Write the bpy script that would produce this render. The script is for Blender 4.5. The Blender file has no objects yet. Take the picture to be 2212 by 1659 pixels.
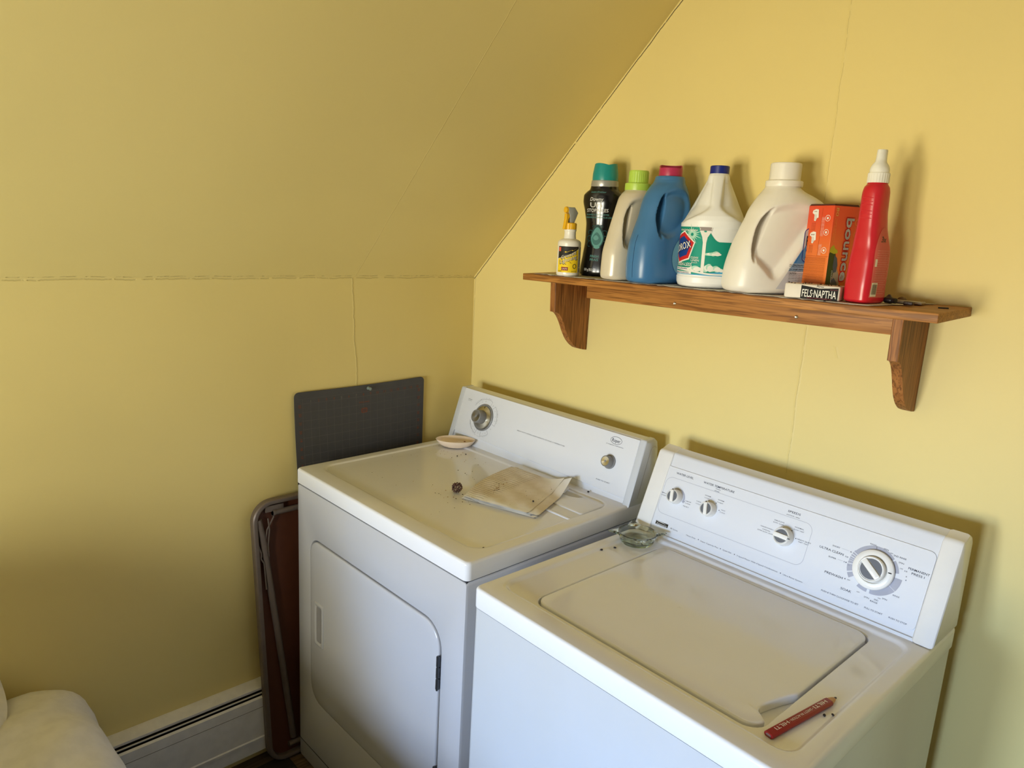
import bpy, bmesh, math, random
import numpy as np
from mathutils import Matrix, Vector

sc = bpy.context.scene
COL = sc.collection
random.seed(7)
rng = np.random.RandomState(11)
R = math.radians
PI = math.pi

# ------------------------------------------------------------------ camera
cam_d = bpy.data.cameras.new('camera')
cam = bpy.data.objects.new('camera', cam_d)
COL.objects.link(cam)
RIGHT = Vector((0.68227785, 0.72912885, 0.05355423))
UP = Vector((-0.18847896, 0.10464551, 0.97648605))
FWD = Vector((-0.70637994, 0.67632865, -0.20882276))
m4 = Matrix.Identity(4)
for i in range(3):
    m4[i][0] = RIGHT[i]; m4[i][1] = UP[i]; m4[i][2] = -FWD[i]
m4.translation = Vector((1.8689, -1.5893, 1.5968))
cam.matrix_world = m4
cam_d.sensor_fit = 'HORIZONTAL'; cam_d.sensor_width = 36.0
cam_d.lens = 36.0 * 1562.17 / 2212.0
cam_d.clip_start = 0.02; cam_d.clip_end = 60
sc.camera = cam

# ------------------------------------------------------------------ light
sc.view_settings.view_transform = 'Standard'
sc.view_settings.look = 'None'
sc.view_settings.gamma = 1.0
sc.view_settings.use_curve_mapping = False
sc.view_settings.exposure = 0.04
sc.cycles.use_denoising = True
sc.cycles.max_bounces = 10
sc.cycles.diffuse_bounces = 6
sc.cycles.glossy_bounces = 5
sc.cycles.transmission_bounces = 8
sc.cycles.sample_clamp_indirect = 6.0
sc.cycles.caustics_reflective = False
world = bpy.data.worlds.new('overcast_sky')
sc.world = world
world.use_nodes = True
wt = world.node_tree
tcw = wt.nodes.new('ShaderNodeTexCoord'); sx_ = wt.nodes.new('ShaderNodeSeparateXYZ'); rp = wt.nodes.new('ShaderNodeValToRGB'); mr_ = wt.nodes.new('ShaderNodeMapRange')
wt.links.new(tcw.outputs['Generated'], sx_.inputs[0]); wt.links.new(sx_.outputs[2], mr_.inputs[0])
mr_.inputs[1].default_value = -1; mr_.inputs[2].default_value = 1
e_ = rp.color_ramp.elements
e_[0].position = 0.0; e_[0].color = (0.42, 0.36, 0.25, 1)          # sunlit ground below the horizon
e_[1].position = 1.0; e_[1].color = (0.35, 0.55, 1.0, 1)
for p_, c_ in ((.455, (0.80, 0.72, 0.52, 1)), (.505, (0.60, 0.80, 1.12, 1)), (.62, (0.56, 0.82, 1.30, 1))):
    q_ = e_.new(p_); q_.color = c_
wt.links.new(mr_.outputs[0], rp.inputs[0])
hx_ = wt.nodes.new('ShaderNodeMapRange'); hx_.interpolation_type = 'SMOOTHSTEP'      # made-up warm side of the sky, added to tint the left wall
wt.links.new(sx_.outputs[0], hx_.inputs[0]); hx_.inputs[1].default_value = .12; hx_.inputs[2].default_value = .34
mxw = wt.nodes.new('ShaderNodeMix'); mxw.data_type = 'RGBA'; wt.links.new(hx_.outputs[0], mxw.inputs[0])
wt.links.new(rp.outputs[0], mxw.inputs[6]); mxw.inputs[7].default_value = (0.74, 0.73, 0.62, 1)
wt.links.new(mxw.outputs[2], wt.nodes['Background'].inputs[0])
wt.nodes['Background'].inputs[1].default_value = 60.0
WIN_Y = -3.75
WINDOWS = ((0.70, 1.22, 0.40, 1.42), (1.46, 1.98, 0.78, 1.42))
for (wx0, wx1, wz0, wz1) in WINDOWS:
    ld = bpy.data.lights.new('window_portal', 'AREA')
    ld.shape = 'RECTANGLE'; ld.size = wx1 - wx0; ld.size_y = wz1 - wz0
    ld.cycles.is_portal = True
    lo = bpy.data.objects.new('window_portal', ld); COL.objects.link(lo)
    lo.location = ((wx0 + wx1) / 2, WIN_Y - 0.09, (wz0 + wz1) / 2)
    lo.rotation_euler = (R(90), 0, 0)

# ------------------------------------------------------------------ materials
def lin(c):
    c = c / 255.0
    return c / 12.92 if c <= 0.04045 else ((c + 0.055) / 1.055) ** 2.4
def rgb(r, g, b): return (lin(r), lin(g), lin(b), 1.0)

class NT:
    def __init__(s, name):
        s.m = bpy.data.materials.new(name); s.m.use_nodes = True
        s.t = s.m.node_tree; s.b = s.t.nodes['Principled BSDF']
        s.tc = None
    def n(s, typ, **kw):
        q = s.t.nodes.new(typ)
        for k, v in kw.items(): setattr(q, k, v)
        return q
    def l(s, a, b): s.t.links.new(a, b)
    def obj(s):
        if not s.tc: s.tc = s.n('ShaderNodeTexCoord')
        return s.tc.outputs['Object']
    def math(s, op, a, b=None, c=None):
        q = s.n('ShaderNodeMath', operation=op)
        for i, v in enumerate((a, b, c)):
            if v is None: continue
            if isinstance(v, (int, float)): q.inputs[i].default_value = v
            else: s.l(v, q.inputs[i])
        return q.outputs[0]
    def dot(s, vec):
        q = s.n('ShaderNodeVectorMath', operation='DOT_PRODUCT')
        s.l(s.obj(), q.inputs[0]); q.inputs[1].default_value = vec
        return q.outputs['Value']
    def noise(s, scale, detail=3, rough=.5, vec=None, stretch=None):
        q = s.n('ShaderNodeTexNoise'); q.inputs['Scale'].default_value = scale
        q.inputs['Detail'].default_value = detail; q.inputs['Roughness'].default_value = rough
        v = vec or s.obj()
        if stretch:
            mp = s.n('ShaderNodeMapping'); mp.inputs['Scale'].default_value = stretch
            s.l(v, mp.inputs[0]); v = mp.outputs[0]
        s.l(v, q.inputs['Vector']); return q.outputs['Fac']
    def smooth(s, v, a, b, lo=0., hi=1.):
        q = s.n('ShaderNodeMapRange', interpolation_type='SMOOTHSTEP')
        s.l(v, q.inputs[0])
        for i, x in zip((1, 2, 3, 4), (a, b, lo, hi)): q.inputs[i].default_value = x
        return q.outputs[0]
    def mix(s, f, a, b):
        q = s.n('ShaderNodeMix', data_type='RGBA')
        if isinstance(f, (int, float)): q.inputs[0].default_value = f
        else: s.l(f, q.inputs[0])
        for i, v in ((6, a), (7, b)):
            if isinstance(v, tuple): q.inputs[i].default_value = v
            else: s.l(v, q.inputs[i])
        return q.outputs[2]
    def color(s, v):
        if isinstance(v, tuple): s.b.inputs['Base Color'].default_value = v
        else: s.l(v, s.b.inputs['Base Color'])
    def set(s, **kw):
        for k, v in kw.items():
            s.b.inputs[k.replace('_', ' ')].default_value = v
    def bump(s, h, strength=.3, dist=.001):
        q = s.n('ShaderNodeBump'); q.inputs['Strength'].default_value = strength
        q.inputs['Distance'].default_value = dist
        s.l(h, q.inputs['Height']); s.l(q.outputs[0], s.b.inputs['Normal'])

def plain(name, col, rough=.45, metal=0., bump=None, var=0.04, **kw):
    if name.split('_')[0] in ('label', 'ink', 'carton', 'print', 'grid'): rough = max(rough, .5); kw.setdefault('Specular_IOR_Level', .18)
    """painted / moulded surface with a little real colour variation and grain"""
    s = NT(name)
    nz = s.noise(35, 3)
    dark = tuple(c * (1 - var * 2) for c in col[:3]) + (1,)
    s.color(s.mix(s.smooth(nz, .35, .7), col, dark))
    s.set(Roughness=rough, Metallic=metal, **kw)
    if bump: s.bump(s.noise(bump[0], 2), bump[1], .001)
    return s.m

WALL = rgb(222, 204, 136)
def wall_mat(name, cracks=(), col=WALL):
    """cracks: (across vec, const, along vec, lo, hi, half width, wobble, darkness, dashed)"""
    s = NT(name)
    big = s.noise(1.7, 2)
    c = s.mix(s.smooth(big, .35, .7), col, tuple(x * .95 for x in col[:3]) + (1,))
    fine = s.noise(420, 3, .6)
    mid = s.noise(28, 3)
    h = s.math('ADD', s.math('MULTIPLY', fine, .10), s.math('MULTIPLY', mid, .55))
    bl = s.n('ShaderNodeTexVoronoi'); bl.inputs['Scale'].default_value = 4.2
    s.l(s.obj(), bl.inputs['Vector'])
    h = s.math('ADD', h, s.smooth(bl.outputs['Distance'], .0, .035, 1.3, 0.))
    for (av, ac, bv, lo_, hi_, w, wob, dk, dash) in cracks:
        across = s.math('ADD', s.dot(av), ac)
        along = s.dot(bv)
        cx = s.n('ShaderNodeCombineXYZ'); s.l(along, cx.inputs[0])
        n1 = s.noise(9, 3, .6, cx.outputs[0]); n2 = s.noise(70, 2, .6, cx.outputs[0])
        wv = s.math('ADD', s.math('MULTIPLY', s.math('SUBTRACT', n1, .5), wob * 3),
                    s.math('MULTIPLY', s.math('SUBTRACT', n2, .5), wob))
        d = s.math('ABSOLUTE', s.math('ADD', across, wv))
        rng_ = s.math('MULTIPLY', s.math('GREATER_THAN', along, lo_), s.math('LESS_THAN', along, hi_))
        line = s.math('MULTIPLY', s.smooth(d, w * .5, w * 1.3, 1., 0.), rng_)
        if dash:
            line = s.math('MULTIPLY', line, s.smooth(s.noise(34, 2, .6, cx.outputs[0]), dash - .06, dash + .03))
        c = s.mix(s.math('MULTIPLY', line, dk), c, rgb(58, 44, 20))
        ridge = s.math('MULTIPLY', s.smooth(d, w, w * 12, 1., 0.), rng_)
        h = s.math('ADD', h, s.math('MULTIPLY', ridge, 1.1))
        h = s.math('SUBTRACT', h, s.math('MULTIPLY', line, 2.5))
    s.color(c); s.set(Roughness=.52)
    s.b.inputs['Specular IOR Level'].default_value = .35
    s.bump(h, .45, .0012)
    return s.m

def oak(name, grain, col=(rgb(176, 116, 52), rgb(112, 62, 22))):
    """varnished oak, long grain along axis 0, 1 or 2"""
    s = NT(name)
    st = [55, 55, 55]; st[grain] = 3.0
    a = s.noise(1.0, 4, .55, stretch=tuple(st))
    st2 = [260, 260, 260]; st2[grain] = 9.0
    b = s.noise(1.0, 2, .5, stretch=tuple(st2))
    st3 = [16, 16, 16]; st3[grain] = 1.3
    cth = s.noise(1.0, 2, .5, stretch=tuple(st3))
    rings = s.math('FRACT', s.math('MULTIPLY', s.math('ADD', cth, s.math('MULTIPLY', a, .15)), 11.0))
    ringm = s.smooth(rings, .0, .55, 1., 0.)
    c = s.mix(s.smooth(a, .3, .72), col[0], tuple((x + y) / 2 for x, y in zip(col[0], col[1])))
    c = s.mix(s.math('MULTIPLY', ringm, .42), c, col[1])
    c = s.mix(s.math('MULTIPLY', s.smooth(b, .50, .62), .62), c, tuple(x * .55 for x in col[1][:3]) + (1,))
    s.color(c); s.set(Roughness=.48); s.b.inputs['Specular IOR Level'].default_value = .28
    s.bump(b, .12, .0006)
    return s.m

def enamel(name, col, rough=.13, dirt=False):
    s = NT(name)
    n = s.noise(3.0, 4, .6)
    c = s.mix(s.smooth(n, .42, .72), col, tuple(x * f for x, f in zip(col[:3], (.985, .975, .95))) + (1,))
    if dirt:
        n2 = s.noise(38, 5, .7); n3 = s.noise(3.4, 3)
        f = s.math('MULTIPLY', s.smooth(n2, .66, .74), s.smooth(n3, .5, .6))
        c = s.mix(s.math('MULTIPLY', f, .35), c, rgb(150, 130, 95))
    s.color(c); s.set(Roughness=rough)
    s.bump(s.noise(160, 2), .03, .0006)
    return s.m

M = {}
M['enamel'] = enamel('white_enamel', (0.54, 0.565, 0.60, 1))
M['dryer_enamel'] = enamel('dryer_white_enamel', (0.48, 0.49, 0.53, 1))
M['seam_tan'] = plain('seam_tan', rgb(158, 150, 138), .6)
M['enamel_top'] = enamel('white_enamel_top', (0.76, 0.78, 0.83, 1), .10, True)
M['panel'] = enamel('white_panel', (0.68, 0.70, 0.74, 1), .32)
M['plastic_cream'] = plain('cream_plastic', (0.74, 0.73, 0.70, 1), .22, var=.01)
M['knob_white'] = plain('knob_white', (0.80, 0.79, 0.75, 1), .25, var=.01)
M['knob_grey'] = plain('knob_grey', rgb(92, 95, 102), .4)
M['dial_grey'] = plain('dial_grey', rgb(128, 128, 128), .4)
M['gap'] = plain('dark_gap', rgb(38, 38, 42), .8)
M['print_dark'] = plain('print_dark', rgb(52, 54, 68), .6)
M['print_grey'] = plain('print_grey', rgb(168, 170, 182), .6)
M['black'] = plain('black_plastic', rgb(22, 20, 22), .35)
M['steel'] = plain('hinge_steel', rgb(90, 92, 96), .35, .9)
M['white_paint'] = plain('white_paint', (0.72, 0.71, 0.68, 1), .35)
M['tube'] = plain('table_frame_paint', rgb(112, 100, 93), .42, .25)
M['hardboard'] = plain('brown_hardboard', rgb(84, 42, 22), .6)
M['copper'] = plain('copper_fin', rgb(60, 44, 36), .5, .5)
M['sheet'] = plain('white_bedding', (0.66, 0.66, 0.68, 1), .9, bump=(900, .15))
M['rug'] = plain('dark_rug', rgb(26, 22, 22), .95, bump=(500, .5))
M['wood_floor'] = oak('floor_boards', 1, (rgb(112, 92, 72), rgb(76, 58, 44)))
M['oak_x'] = oak('oak_long', 0, (rgb(184, 128, 64), rgb(130, 80, 36)))
M['oak_z'] = oak('oak_upright', 2, (rgb(168, 112, 60), rgb(112, 68, 32)))
def brushed(name, c):
    s = NT(name); s.color(rgb(*c)); s.set(Metallic=1.0, Roughness=.28); s.b.inputs['Anisotropic'].default_value = .7
    tg = s.n('ShaderNodeTangent', direction_type='RADIAL', axis='Z'); s.l(tg.outputs[0], s.b.inputs['Tangent'])
    return s.m
M['brushed'] = brushed('brushed_metal', (205, 200, 185))

# ------------------------------------------------------------------ mesh tools
class MB:
    """mesh collector; every shape takes a material index"""
    def __init__(s, xf=None):
        s.v = []; s.f = []; s.mi = []; s.xf = xf
    def add(s, pts, faces, mi=0):
        o = len(s.v)
        for p in pts:
            s.v.append(tuple(s.xf(p)) if s.xf else tuple(p))
        for f in faces: s.f.append(tuple(i + o for i in f)); s.mi.append(mi)
        return o
    def loft(s, rings, mi=0, cap0=True, cap1=True, closed=True):
        n = len(rings[0]); pts = [p for r in rings for p in r]; fs = []
        for k in range(len(rings) - 1):
            for i in range(n if closed else n - 1):
                j = (i + 1) % n
                fs.append((k * n + i, k * n + j, (k + 1) * n + j, (k + 1) * n + i))
        if cap0: fs.append(tuple(range(n - 1, -1, -1)))
        if cap1: fs.append(tuple(range((len(rings) - 1) * n, len(rings) * n)))
        s.add(pts, fs, mi)
    def box(s, x0, x1, y0, y1, z0, z1, bev=0., mi=0):
        if bev <= 0:
            p = [(x, y, z) for z in (z0, z1) for x, y in ((x0, y0), (x1, y0), (x1, y1), (x0, y1))]
            s.add(p, [(3, 2, 1, 0), (4, 5, 6, 7), (0, 1, 5, 4), (1, 2, 6, 5), (2, 3, 7, 6), (3, 0, 4, 7)], mi); return
        r = bev; rings = []
        for dz, ins in ((0, r), (r * .3, r * .3), (r, 0)):
            rings.append([(x, y, z0 + dz) for x, y in rrect(x0 + ins, x1 - ins, y0 + ins, y1 - ins, max(r - ins, r * .15), 3)])
        for dz, ins in ((r, 0), (r * .3, r * .3), (0, r)):
            rings.append([(x, y, z1 - dz) for x, y in rrect(x0 + ins, x1 - ins, y0 + ins, y1 - ins, max(r - ins, r * .15), 3)])
        s.loft(rings, mi)
    def prism(s, prof, x0, x1, bev=.002, mi=0, axis='x'):
        """profile [(a, b)] counter-clockwise extruded from x0 to x1 with softened ends"""
        cx = sum(p[0] for p in prof) / len(prof); cy = sum(p[1] for p in prof) / len(prof)
        def ring(x, ins):
            out = []
            for a, b in prof:
                d = math.hypot(a - cx, b - cy) or 1
                k = max(0, 1 - ins / d)
                a2, b2 = cx + (a - cx) * k, cy + (b - cy) * k
                out.append((x, a2, b2) if axis == 'x' else (a2, x, b2) if axis == 'y' else (a2, b2, x))
            return out
        if bev > 0:
            s.loft([ring(x0, bev), ring(x0 + bev * .3, bev * .3), ring(x0 + bev, 0), ring(x1 - bev, 0), ring(x1 - bev * .3, bev * .3), ring(x1, bev)], mi)
        else: s.loft([ring(x0, 0), ring(x1, 0)], mi)
    def tube(s, path, r, n=12, mi=0, cap=True):
        P = [Vector(p) for p in path]; rings = []
        up = None
        for i, p in enumerate(P):
            t = (P[min(i + 1, len(P) - 1)] - P[max(i - 1, 0)]).normalized()
            if up is None:
                up = Vector((0, 0, 1)) if abs(t.z) < .9 else Vector((1, 0, 0))
            a = t.cross(up).normalized(); up = a.cross(t).normalized()
            rr = r[i] if isinstance(r, (list, tuple)) else r
            rings.append([tuple(p + a * (rr * math.cos(2 * PI * k / n)) + up * (rr * math.sin(2 * PI * k / n))) for k in range(n)])
        s.loft(rings, mi, cap, cap)
    def lathe(s, prof, n=40, mi=0, cx=0, cy=0, cap0=True, cap1=True):
        s.loft([[(cx + r * math.cos(2 * PI * k / n), cy + r * math.sin(2 * PI * k / n), z) for k in range(n)] for r, z in prof], mi, cap0, cap1)
    def grid(s, fn, nu, nv, mi=0):
        pts = [fn(i / nu, j / nv) for j in range(nv + 1) for i in range(nu + 1)]
        fs = [(j * (nu + 1) + i, j * (nu + 1) + i + 1, (j + 1) * (nu + 1) + i + 1, (j + 1) * (nu + 1) + i) for j in range(nv) for i in range(nu)]
        s.add(pts, fs, mi)
    def build(s, name, mats, parent=None, smooth=35, kind=None):
        me = bpy.data.meshes.new(name)
        me.from_pydata(s.v, [], s.f)
        if not isinstance(mats, (list, tuple)): mats = [mats]
        for m in mats: me.materials.append(m)
        me.polygons.foreach_set('material_index', s.mi)
        me.validate()
        bm = bmesh.new(); bm.from_mesh(me); bmesh.ops.remove_doubles(bm, verts=bm.verts, dist=1e-6)
        if smooth is not None: bmesh.ops.recalc_face_normals(bm, faces=bm.faces)
        bm.to_mesh(me); bm.free()
        if smooth:
            me.polygons.foreach_set('use_smooth', [True] * len(me.polygons))
            me.set_sharp_from_angle(angle=R(smooth))
        o = bpy.data.objects.new(name, me); COL.objects.link(o)
        if parent is not None: o.parent = parent
        if kind: o['kind'] = kind
        return o

def rrect(x0, x1, y0, y1, r, n=6):
    out = []
    for cx, cy, a in ((x1 - r, y0 + r, -90), (x1 - r, y1 - r, 0), (x0 + r, y1 - r, 90), (x0 + r, y0 + r, 180)):
        for k in range(n + 1):
            t = R(a + 90 * k / n); out.append((cx + r * math.cos(t), cy + r * math.sin(t)))
    return out

def thing(name, label, cat, loc=(0, 0, 0), rotz=0., group=None):
    o = bpy.data.objects.new(name, None); COL.objects.link(o)
    o.empty_display_size = .05
    o.location = loc; o.rotation_euler = (0, 0, rotz)
    o['label'] = label; o['category'] = cat
    if group: o['group'] = group
    return o
def tag(o, label, cat, group=None, kind=None):
    o['label'] = label; o['category'] = cat
    if group: o['group'] = group
    if kind: o['kind'] = kind
    return o
def struct(mb, name, mat, smooth=None):
    o = mb.build(name, mat, None, smooth); o['kind'] = 'structure'; return o

_gl = {}
def glyphs(txt, bold=False, italic=False):
    """flat letters of unit cap height, baseline 0, starting at x=0: (verts, faces, width)"""
    key = (txt, bold, italic)
    if key in _gl: return _gl[key]
    cu = bpy.data.curves.new('lettering', 'FONT'); cu.body = txt; cu.size = 1.4; cu.resolution_u = 2
    if bold: cu.offset = .010
    if italic: cu.shear = .25
    ob = bpy.data.objects.new('lettering', cu); COL.objects.link(ob)
    dg = bpy.context.evaluated_depsgraph_get()
    me = bpy.data.meshes.new_from_object(ob.evaluated_get(dg))
    V = [(v.co.x, v.co.y) for v in me.vertices]; F = [tuple(p.vertices) for p in me.polygons]
    bpy.data.objects.remove(ob); bpy.data.curves.remove(cu); bpy.data.meshes.remove(me)
    xs = [p[0] for p in V] or [0, 1]; x0 = min(xs); w = max(xs) - x0
    V = [(x - x0, y) for x, y in V]
    _gl[key] = (V, F, w)
    return _gl[key]
def put_text(mb, txt, x0, x1, y, h, mapf, mi=0, bold=False, italic=False, rot=0.):
    """text fitted between x0 and x1, centred on height y with cap height h; mapf(u, v) -> 3D"""
    V, F, w = glyphs(txt, bold, italic)
    k = (x1 - x0) / max(w, 1e-6); cx = (x0 + x1) / 2
    c, sn = math.cos(rot), math.sin(rot)
    pts = []
    for a, b in V:
        u = (a - w / 2) * k; v = (b - .5) * h
        pts.append(mapf(cx + u * c - v * sn, y + u * sn + v * c))
    mb.add(pts, F, mi)
def clip_u(pts, lo, hi):
    for lim, sg in ((lo, 1), (hi, -1)):
        out = []
        for i in range(len(pts)):
            a, b = pts[i], pts[(i + 1) % len(pts)]
            ia, ib = sg * (a[0] - lim) >= 0, sg * (b[0] - lim) >= 0
            if ia: out.append(a)
            if ia != ib:
                t = (lim - a[0]) / (b[0] - a[0]); out.append((lim, a[1] + (b[1] - a[1]) * t))
        pts = out
        if len(pts) < 3: return []
    return pts
def put_poly(mb, pts2, mapf, mi=0, step=.0035):
    """flat outline laid on a surface, cut in narrow strips so that it follows the curve"""
    u0 = min(p[0] for p in pts2); u1 = max(p[0] for p in pts2); n = max(1, int((u1 - u0) / step))
    for k in range(n):
        q = clip_u(list(pts2), u0 + (u1 - u0) * k / n, u0 + (u1 - u0) * (k + 1) / n)
        if len(q) >= 3: mb.add([mapf(*p) for p in q], [tuple(range(len(q)))], mi)
def put_strip(mb, path, w, mapf, mi=0, closed=False):
    """flat line of width w along a 2D path"""
    n = len(path); L = []; Rr = []
    for i in range(n):
        a = path[(i - 1) % n] if (closed or i > 0) else path[i]
        b = path[(i + 1) % n] if (closed or i < n - 1) else path[i]
        dx, dy = b[0] - a[0], b[1] - a[1]; d = math.hypot(dx, dy) or 1
        nx, ny = -dy / d * w / 2, dx / d * w / 2
        L.append((path[i][0] + nx, path[i][1] + ny)); Rr.append((path[i][0] - nx, path[i][1] - ny))
    fs = [(i, (i + 1) % n, n + (i + 1) % n, n + i) for i in range(n if closed else n - 1)]
    mb.add([mapf(*p) for p in L + Rr], fs, mi)
def arc(cx, cy, r, a0, a1, n=24): return [(cx + r * math.cos(R(a0 + (a1 - a0) * k / n)), cy + r * math.sin(R(a0 + (a1 - a0) * k / n))) for k in range(n + 1)]
def disc(cx, cy, r, n=16): return [(cx + r * math.cos(2 * PI * k / n), cy + r * math.sin(2 * PI * k / n)) for k in range(n)]

# ------------------------------------------------------------------ room
HK = 1.4363            # height of the knee wall
YF = WIN_Y             # opposite gable wall
XR = 4.0; ZC = 2.42
TOPX = ZC - HK
mb = MB(); mb.add([(-.6, 0, 0), (XR, 0, 0), (XR, 0, ZC + .6), (-.6, 0, ZC + .6), (-.6, .1, 0), (XR, .1, 0), (XR, .1, ZC + .6), (-.6, .1, ZC + .6)],
                  [(0, 1, 2, 3), (5, 4, 7, 6), (0, 4, 5, 1), (3, 2, 6, 7), (1, 5, 6, 2), (4, 0, 3, 7)])
s2 = 2 ** .5
wall_back = struct(mb, 'wall_back', wall_mat('yellow_wall_back', [
    ((1, 0, 0), -1.151, (0, 0, 1), .9, 2.5, .0004, .004, .28, .47),
    ((-1 / s2, 0, 1 / s2), -HK / s2 + .0045, (1 / s2, 0, 1 / s2), 1.0, 4, .0013, .0026, .95, .38),
    ((1, 0, 0), -.0045, (0, 0, 1), 1.0, 1.437, .0006, .0018, .6, .42),
    ((.94, 0, .34), -1.618, (0, 0, 1), 1.36, 1.385, .0005, .001, .0, 0)]))
mb = MB()
zs = [0, .95, 1.10, HK]; xs_ = [.008, .007, .0045, -.003]
pts = [(x, y, z) for z, x in zip(zs, xs_) for y in (YF, 0.06)] + [(-.12, y, z) for z in (0, HK) for y in (YF, .06)]
mb.add(pts, [(1, 0, 2, 3), (3, 2, 4, 5), (5, 4, 6, 7), (0, 1, 9, 8), (7, 6, 10, 11), (8, 9, 11, 10)])
struct(mb, 'wall_left', wall_mat('yellow_wall_left', [
    ((0, 1, .045), .458 - .045 * 1.25, (0, 0, 1), 1.0, 1.434, .0004, .0065, .85, .34),
    ((0, 0, 1), -HK + .003, (0, 1, 0), -4, 0, .0014, .0045, .22, .45)]))
def ceil_part(prof, mat, name):
    mb = MB(); n = len(prof)
    mb.add([(x, y, z) for y in (YF, .06) for x, z in prof], [(k, (k + 1) % n, n + (k + 1) % n, n + k) for k in range(n)] + [tuple(range(n)), tuple(range(2 * n - 1, n - 1, -1))])
    return struct(mb, name, mat)
ceil_part([(-.003, HK), (TOPX, ZC), (TOPX - .02, ZC + .14), (-.14, HK + .08)], wall_mat('yellow_ceiling', [
    ((0, 1, 0), .457, (1 / s2, 0, 1 / s2), 1.0, 4, .00012, .0025, .10, .5),
    ((0, 0, 1), -HK - .003, (0, 1, 0), -4, 0, .0010, .0035, .25, .52)]), 'ceiling')
ceil_part([(TOPX, ZC), (2.9, ZC), (XR, ZC - 1.1), (XR + .1, ZC), (2.9, ZC + .14), (TOPX - .02, ZC + .14)], wall_mat('white_ceiling', (), rgb(196, 193, 188)), 'ceiling')
mb = MB(); mb.box(-.12, XR + .1, YF - .1, .1, -.1, 0)
struct(mb, 'floor', M['wood_floor'])
mb = MB(); mb.box(XR, XR + .1, YF, .06, 0, 1.6)
struct(mb, 'wall_right', wall_mat('beige_wall_right', (), rgb(116, 104, 90)))
mb = MB()
(ax0, ax1, az0, az1), (bx0, bx1, bz0, bz1) = WINDOWS
for (a, b, c, d_) in ((-.6, ax0, 0, 3), (ax1, bx0, 0, 3), (bx1, XR, 0, 3), (ax0, ax1, 0, az0), (ax0, ax1, az1, 3), (bx0, bx1, 0, bz0), (bx0, bx1, bz1, 3)):
    mb.box(a, b, YF - .1, YF, c, d_)
struct(mb, 'wall_front', wall_mat('beige_wall_front', (), rgb(116, 104, 90)))
for wi, (wx0, wx1, wz0, wz1) in enumerate(WINDOWS):
    win = bpy.data.objects.new('window_%d' % (wi + 1), None); COL.objects.link(win); win['kind'] = 'structure'
    mb = MB()
    for (a, b, c, d_) in ((wx0 - .07, wx0, wz0 - .07, wz1 + .07), (wx1, wx1 + .07, wz0 - .07, wz1 + .07), (wx0, wx1, wz1, wz1 + .07), (wx0, wx1, wz0 - .07, wz0)):
        mb.box(a, b, YF, YF + .02, c, d_, .003)
    mb.build('window_frame', M['white_paint'], win)
    mb = MB(); zm = (wz0 + wz1) / 2
    mb.box(wx0, wx1, YF - .05, YF - .02, zm - .02, zm + .02, .003)
    mb.build('window_sash', M['white_paint'], win)
# ------------------------------------------------------------------ washer
def deck_rings(x0, x1, y0, y1, zseam, z, edge, rc, rec, recr, rdep, slope):
    """list of rings of a pressed steel top: skirt, rounded edge, flat rim, sloped ridge, recessed field"""
    out = []
    def ring(ins, zz, n=7): return [(x, y, zz) for x, y in rrect(x0 + ins, x1 - ins, y0 + ins, y1 - ins, max(rc - ins * .6, .004), n)]
    out.append(ring(.004, zseam)); out.append(ring(.0006, zseam + .001)); out.append(ring(0, zseam + .003))
    out.append(ring(0, z - edge))
    for k in range(1, 7):
        a = R(90 * k / 6); out.append(ring(edge * (1 - math.cos(a)), z - edge + edge * math.sin(a)))
    X0, X1, Y0, Y1 = rec
    def r2(ins, zz): return [(x, y, zz) for x, y in rrect(X0 + ins, X1 - ins, Y0 + ins, Y1 - ins, max(recr - ins * .5, .004), 7)]
    out.append(r2(-.003, z))
    for k in range(1, 7):
        t = k / 6; out.append(r2(slope * t, z - rdep * (.5 - .5 * math.cos(PI * t))))
    return out, r2

WX, WY, WR = .8749, -.714, -.0162
WW, WZ = .6739, .8991
washer = thing('washing_machine', 'white top-loading washing machine with four-knob console, nearest the camera and right of the dryer', 'washing machine', (WX, WY, 0), WR)
# body
mb = MB()
mb.loft([[(x, y, z) for x, y in rrect(.003, WW - .003, .002, .648, .012, 5)] for z in (.012, .8555)])
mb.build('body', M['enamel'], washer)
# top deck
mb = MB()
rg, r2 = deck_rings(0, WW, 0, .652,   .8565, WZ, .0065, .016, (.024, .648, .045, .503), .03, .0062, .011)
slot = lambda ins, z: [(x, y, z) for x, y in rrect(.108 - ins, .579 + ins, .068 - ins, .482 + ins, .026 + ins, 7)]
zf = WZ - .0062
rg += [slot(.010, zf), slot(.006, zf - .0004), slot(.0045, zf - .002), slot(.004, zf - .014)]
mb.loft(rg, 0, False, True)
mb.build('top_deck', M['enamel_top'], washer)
mb = MB(); mb.loft([[(x, y, z) for x, y in rrect(.004, WW - .004, .003, .647, .012, 5)] for z in (.850, .8568)]); mb.build('deck_gasket', M['gap'], washer)
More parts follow.
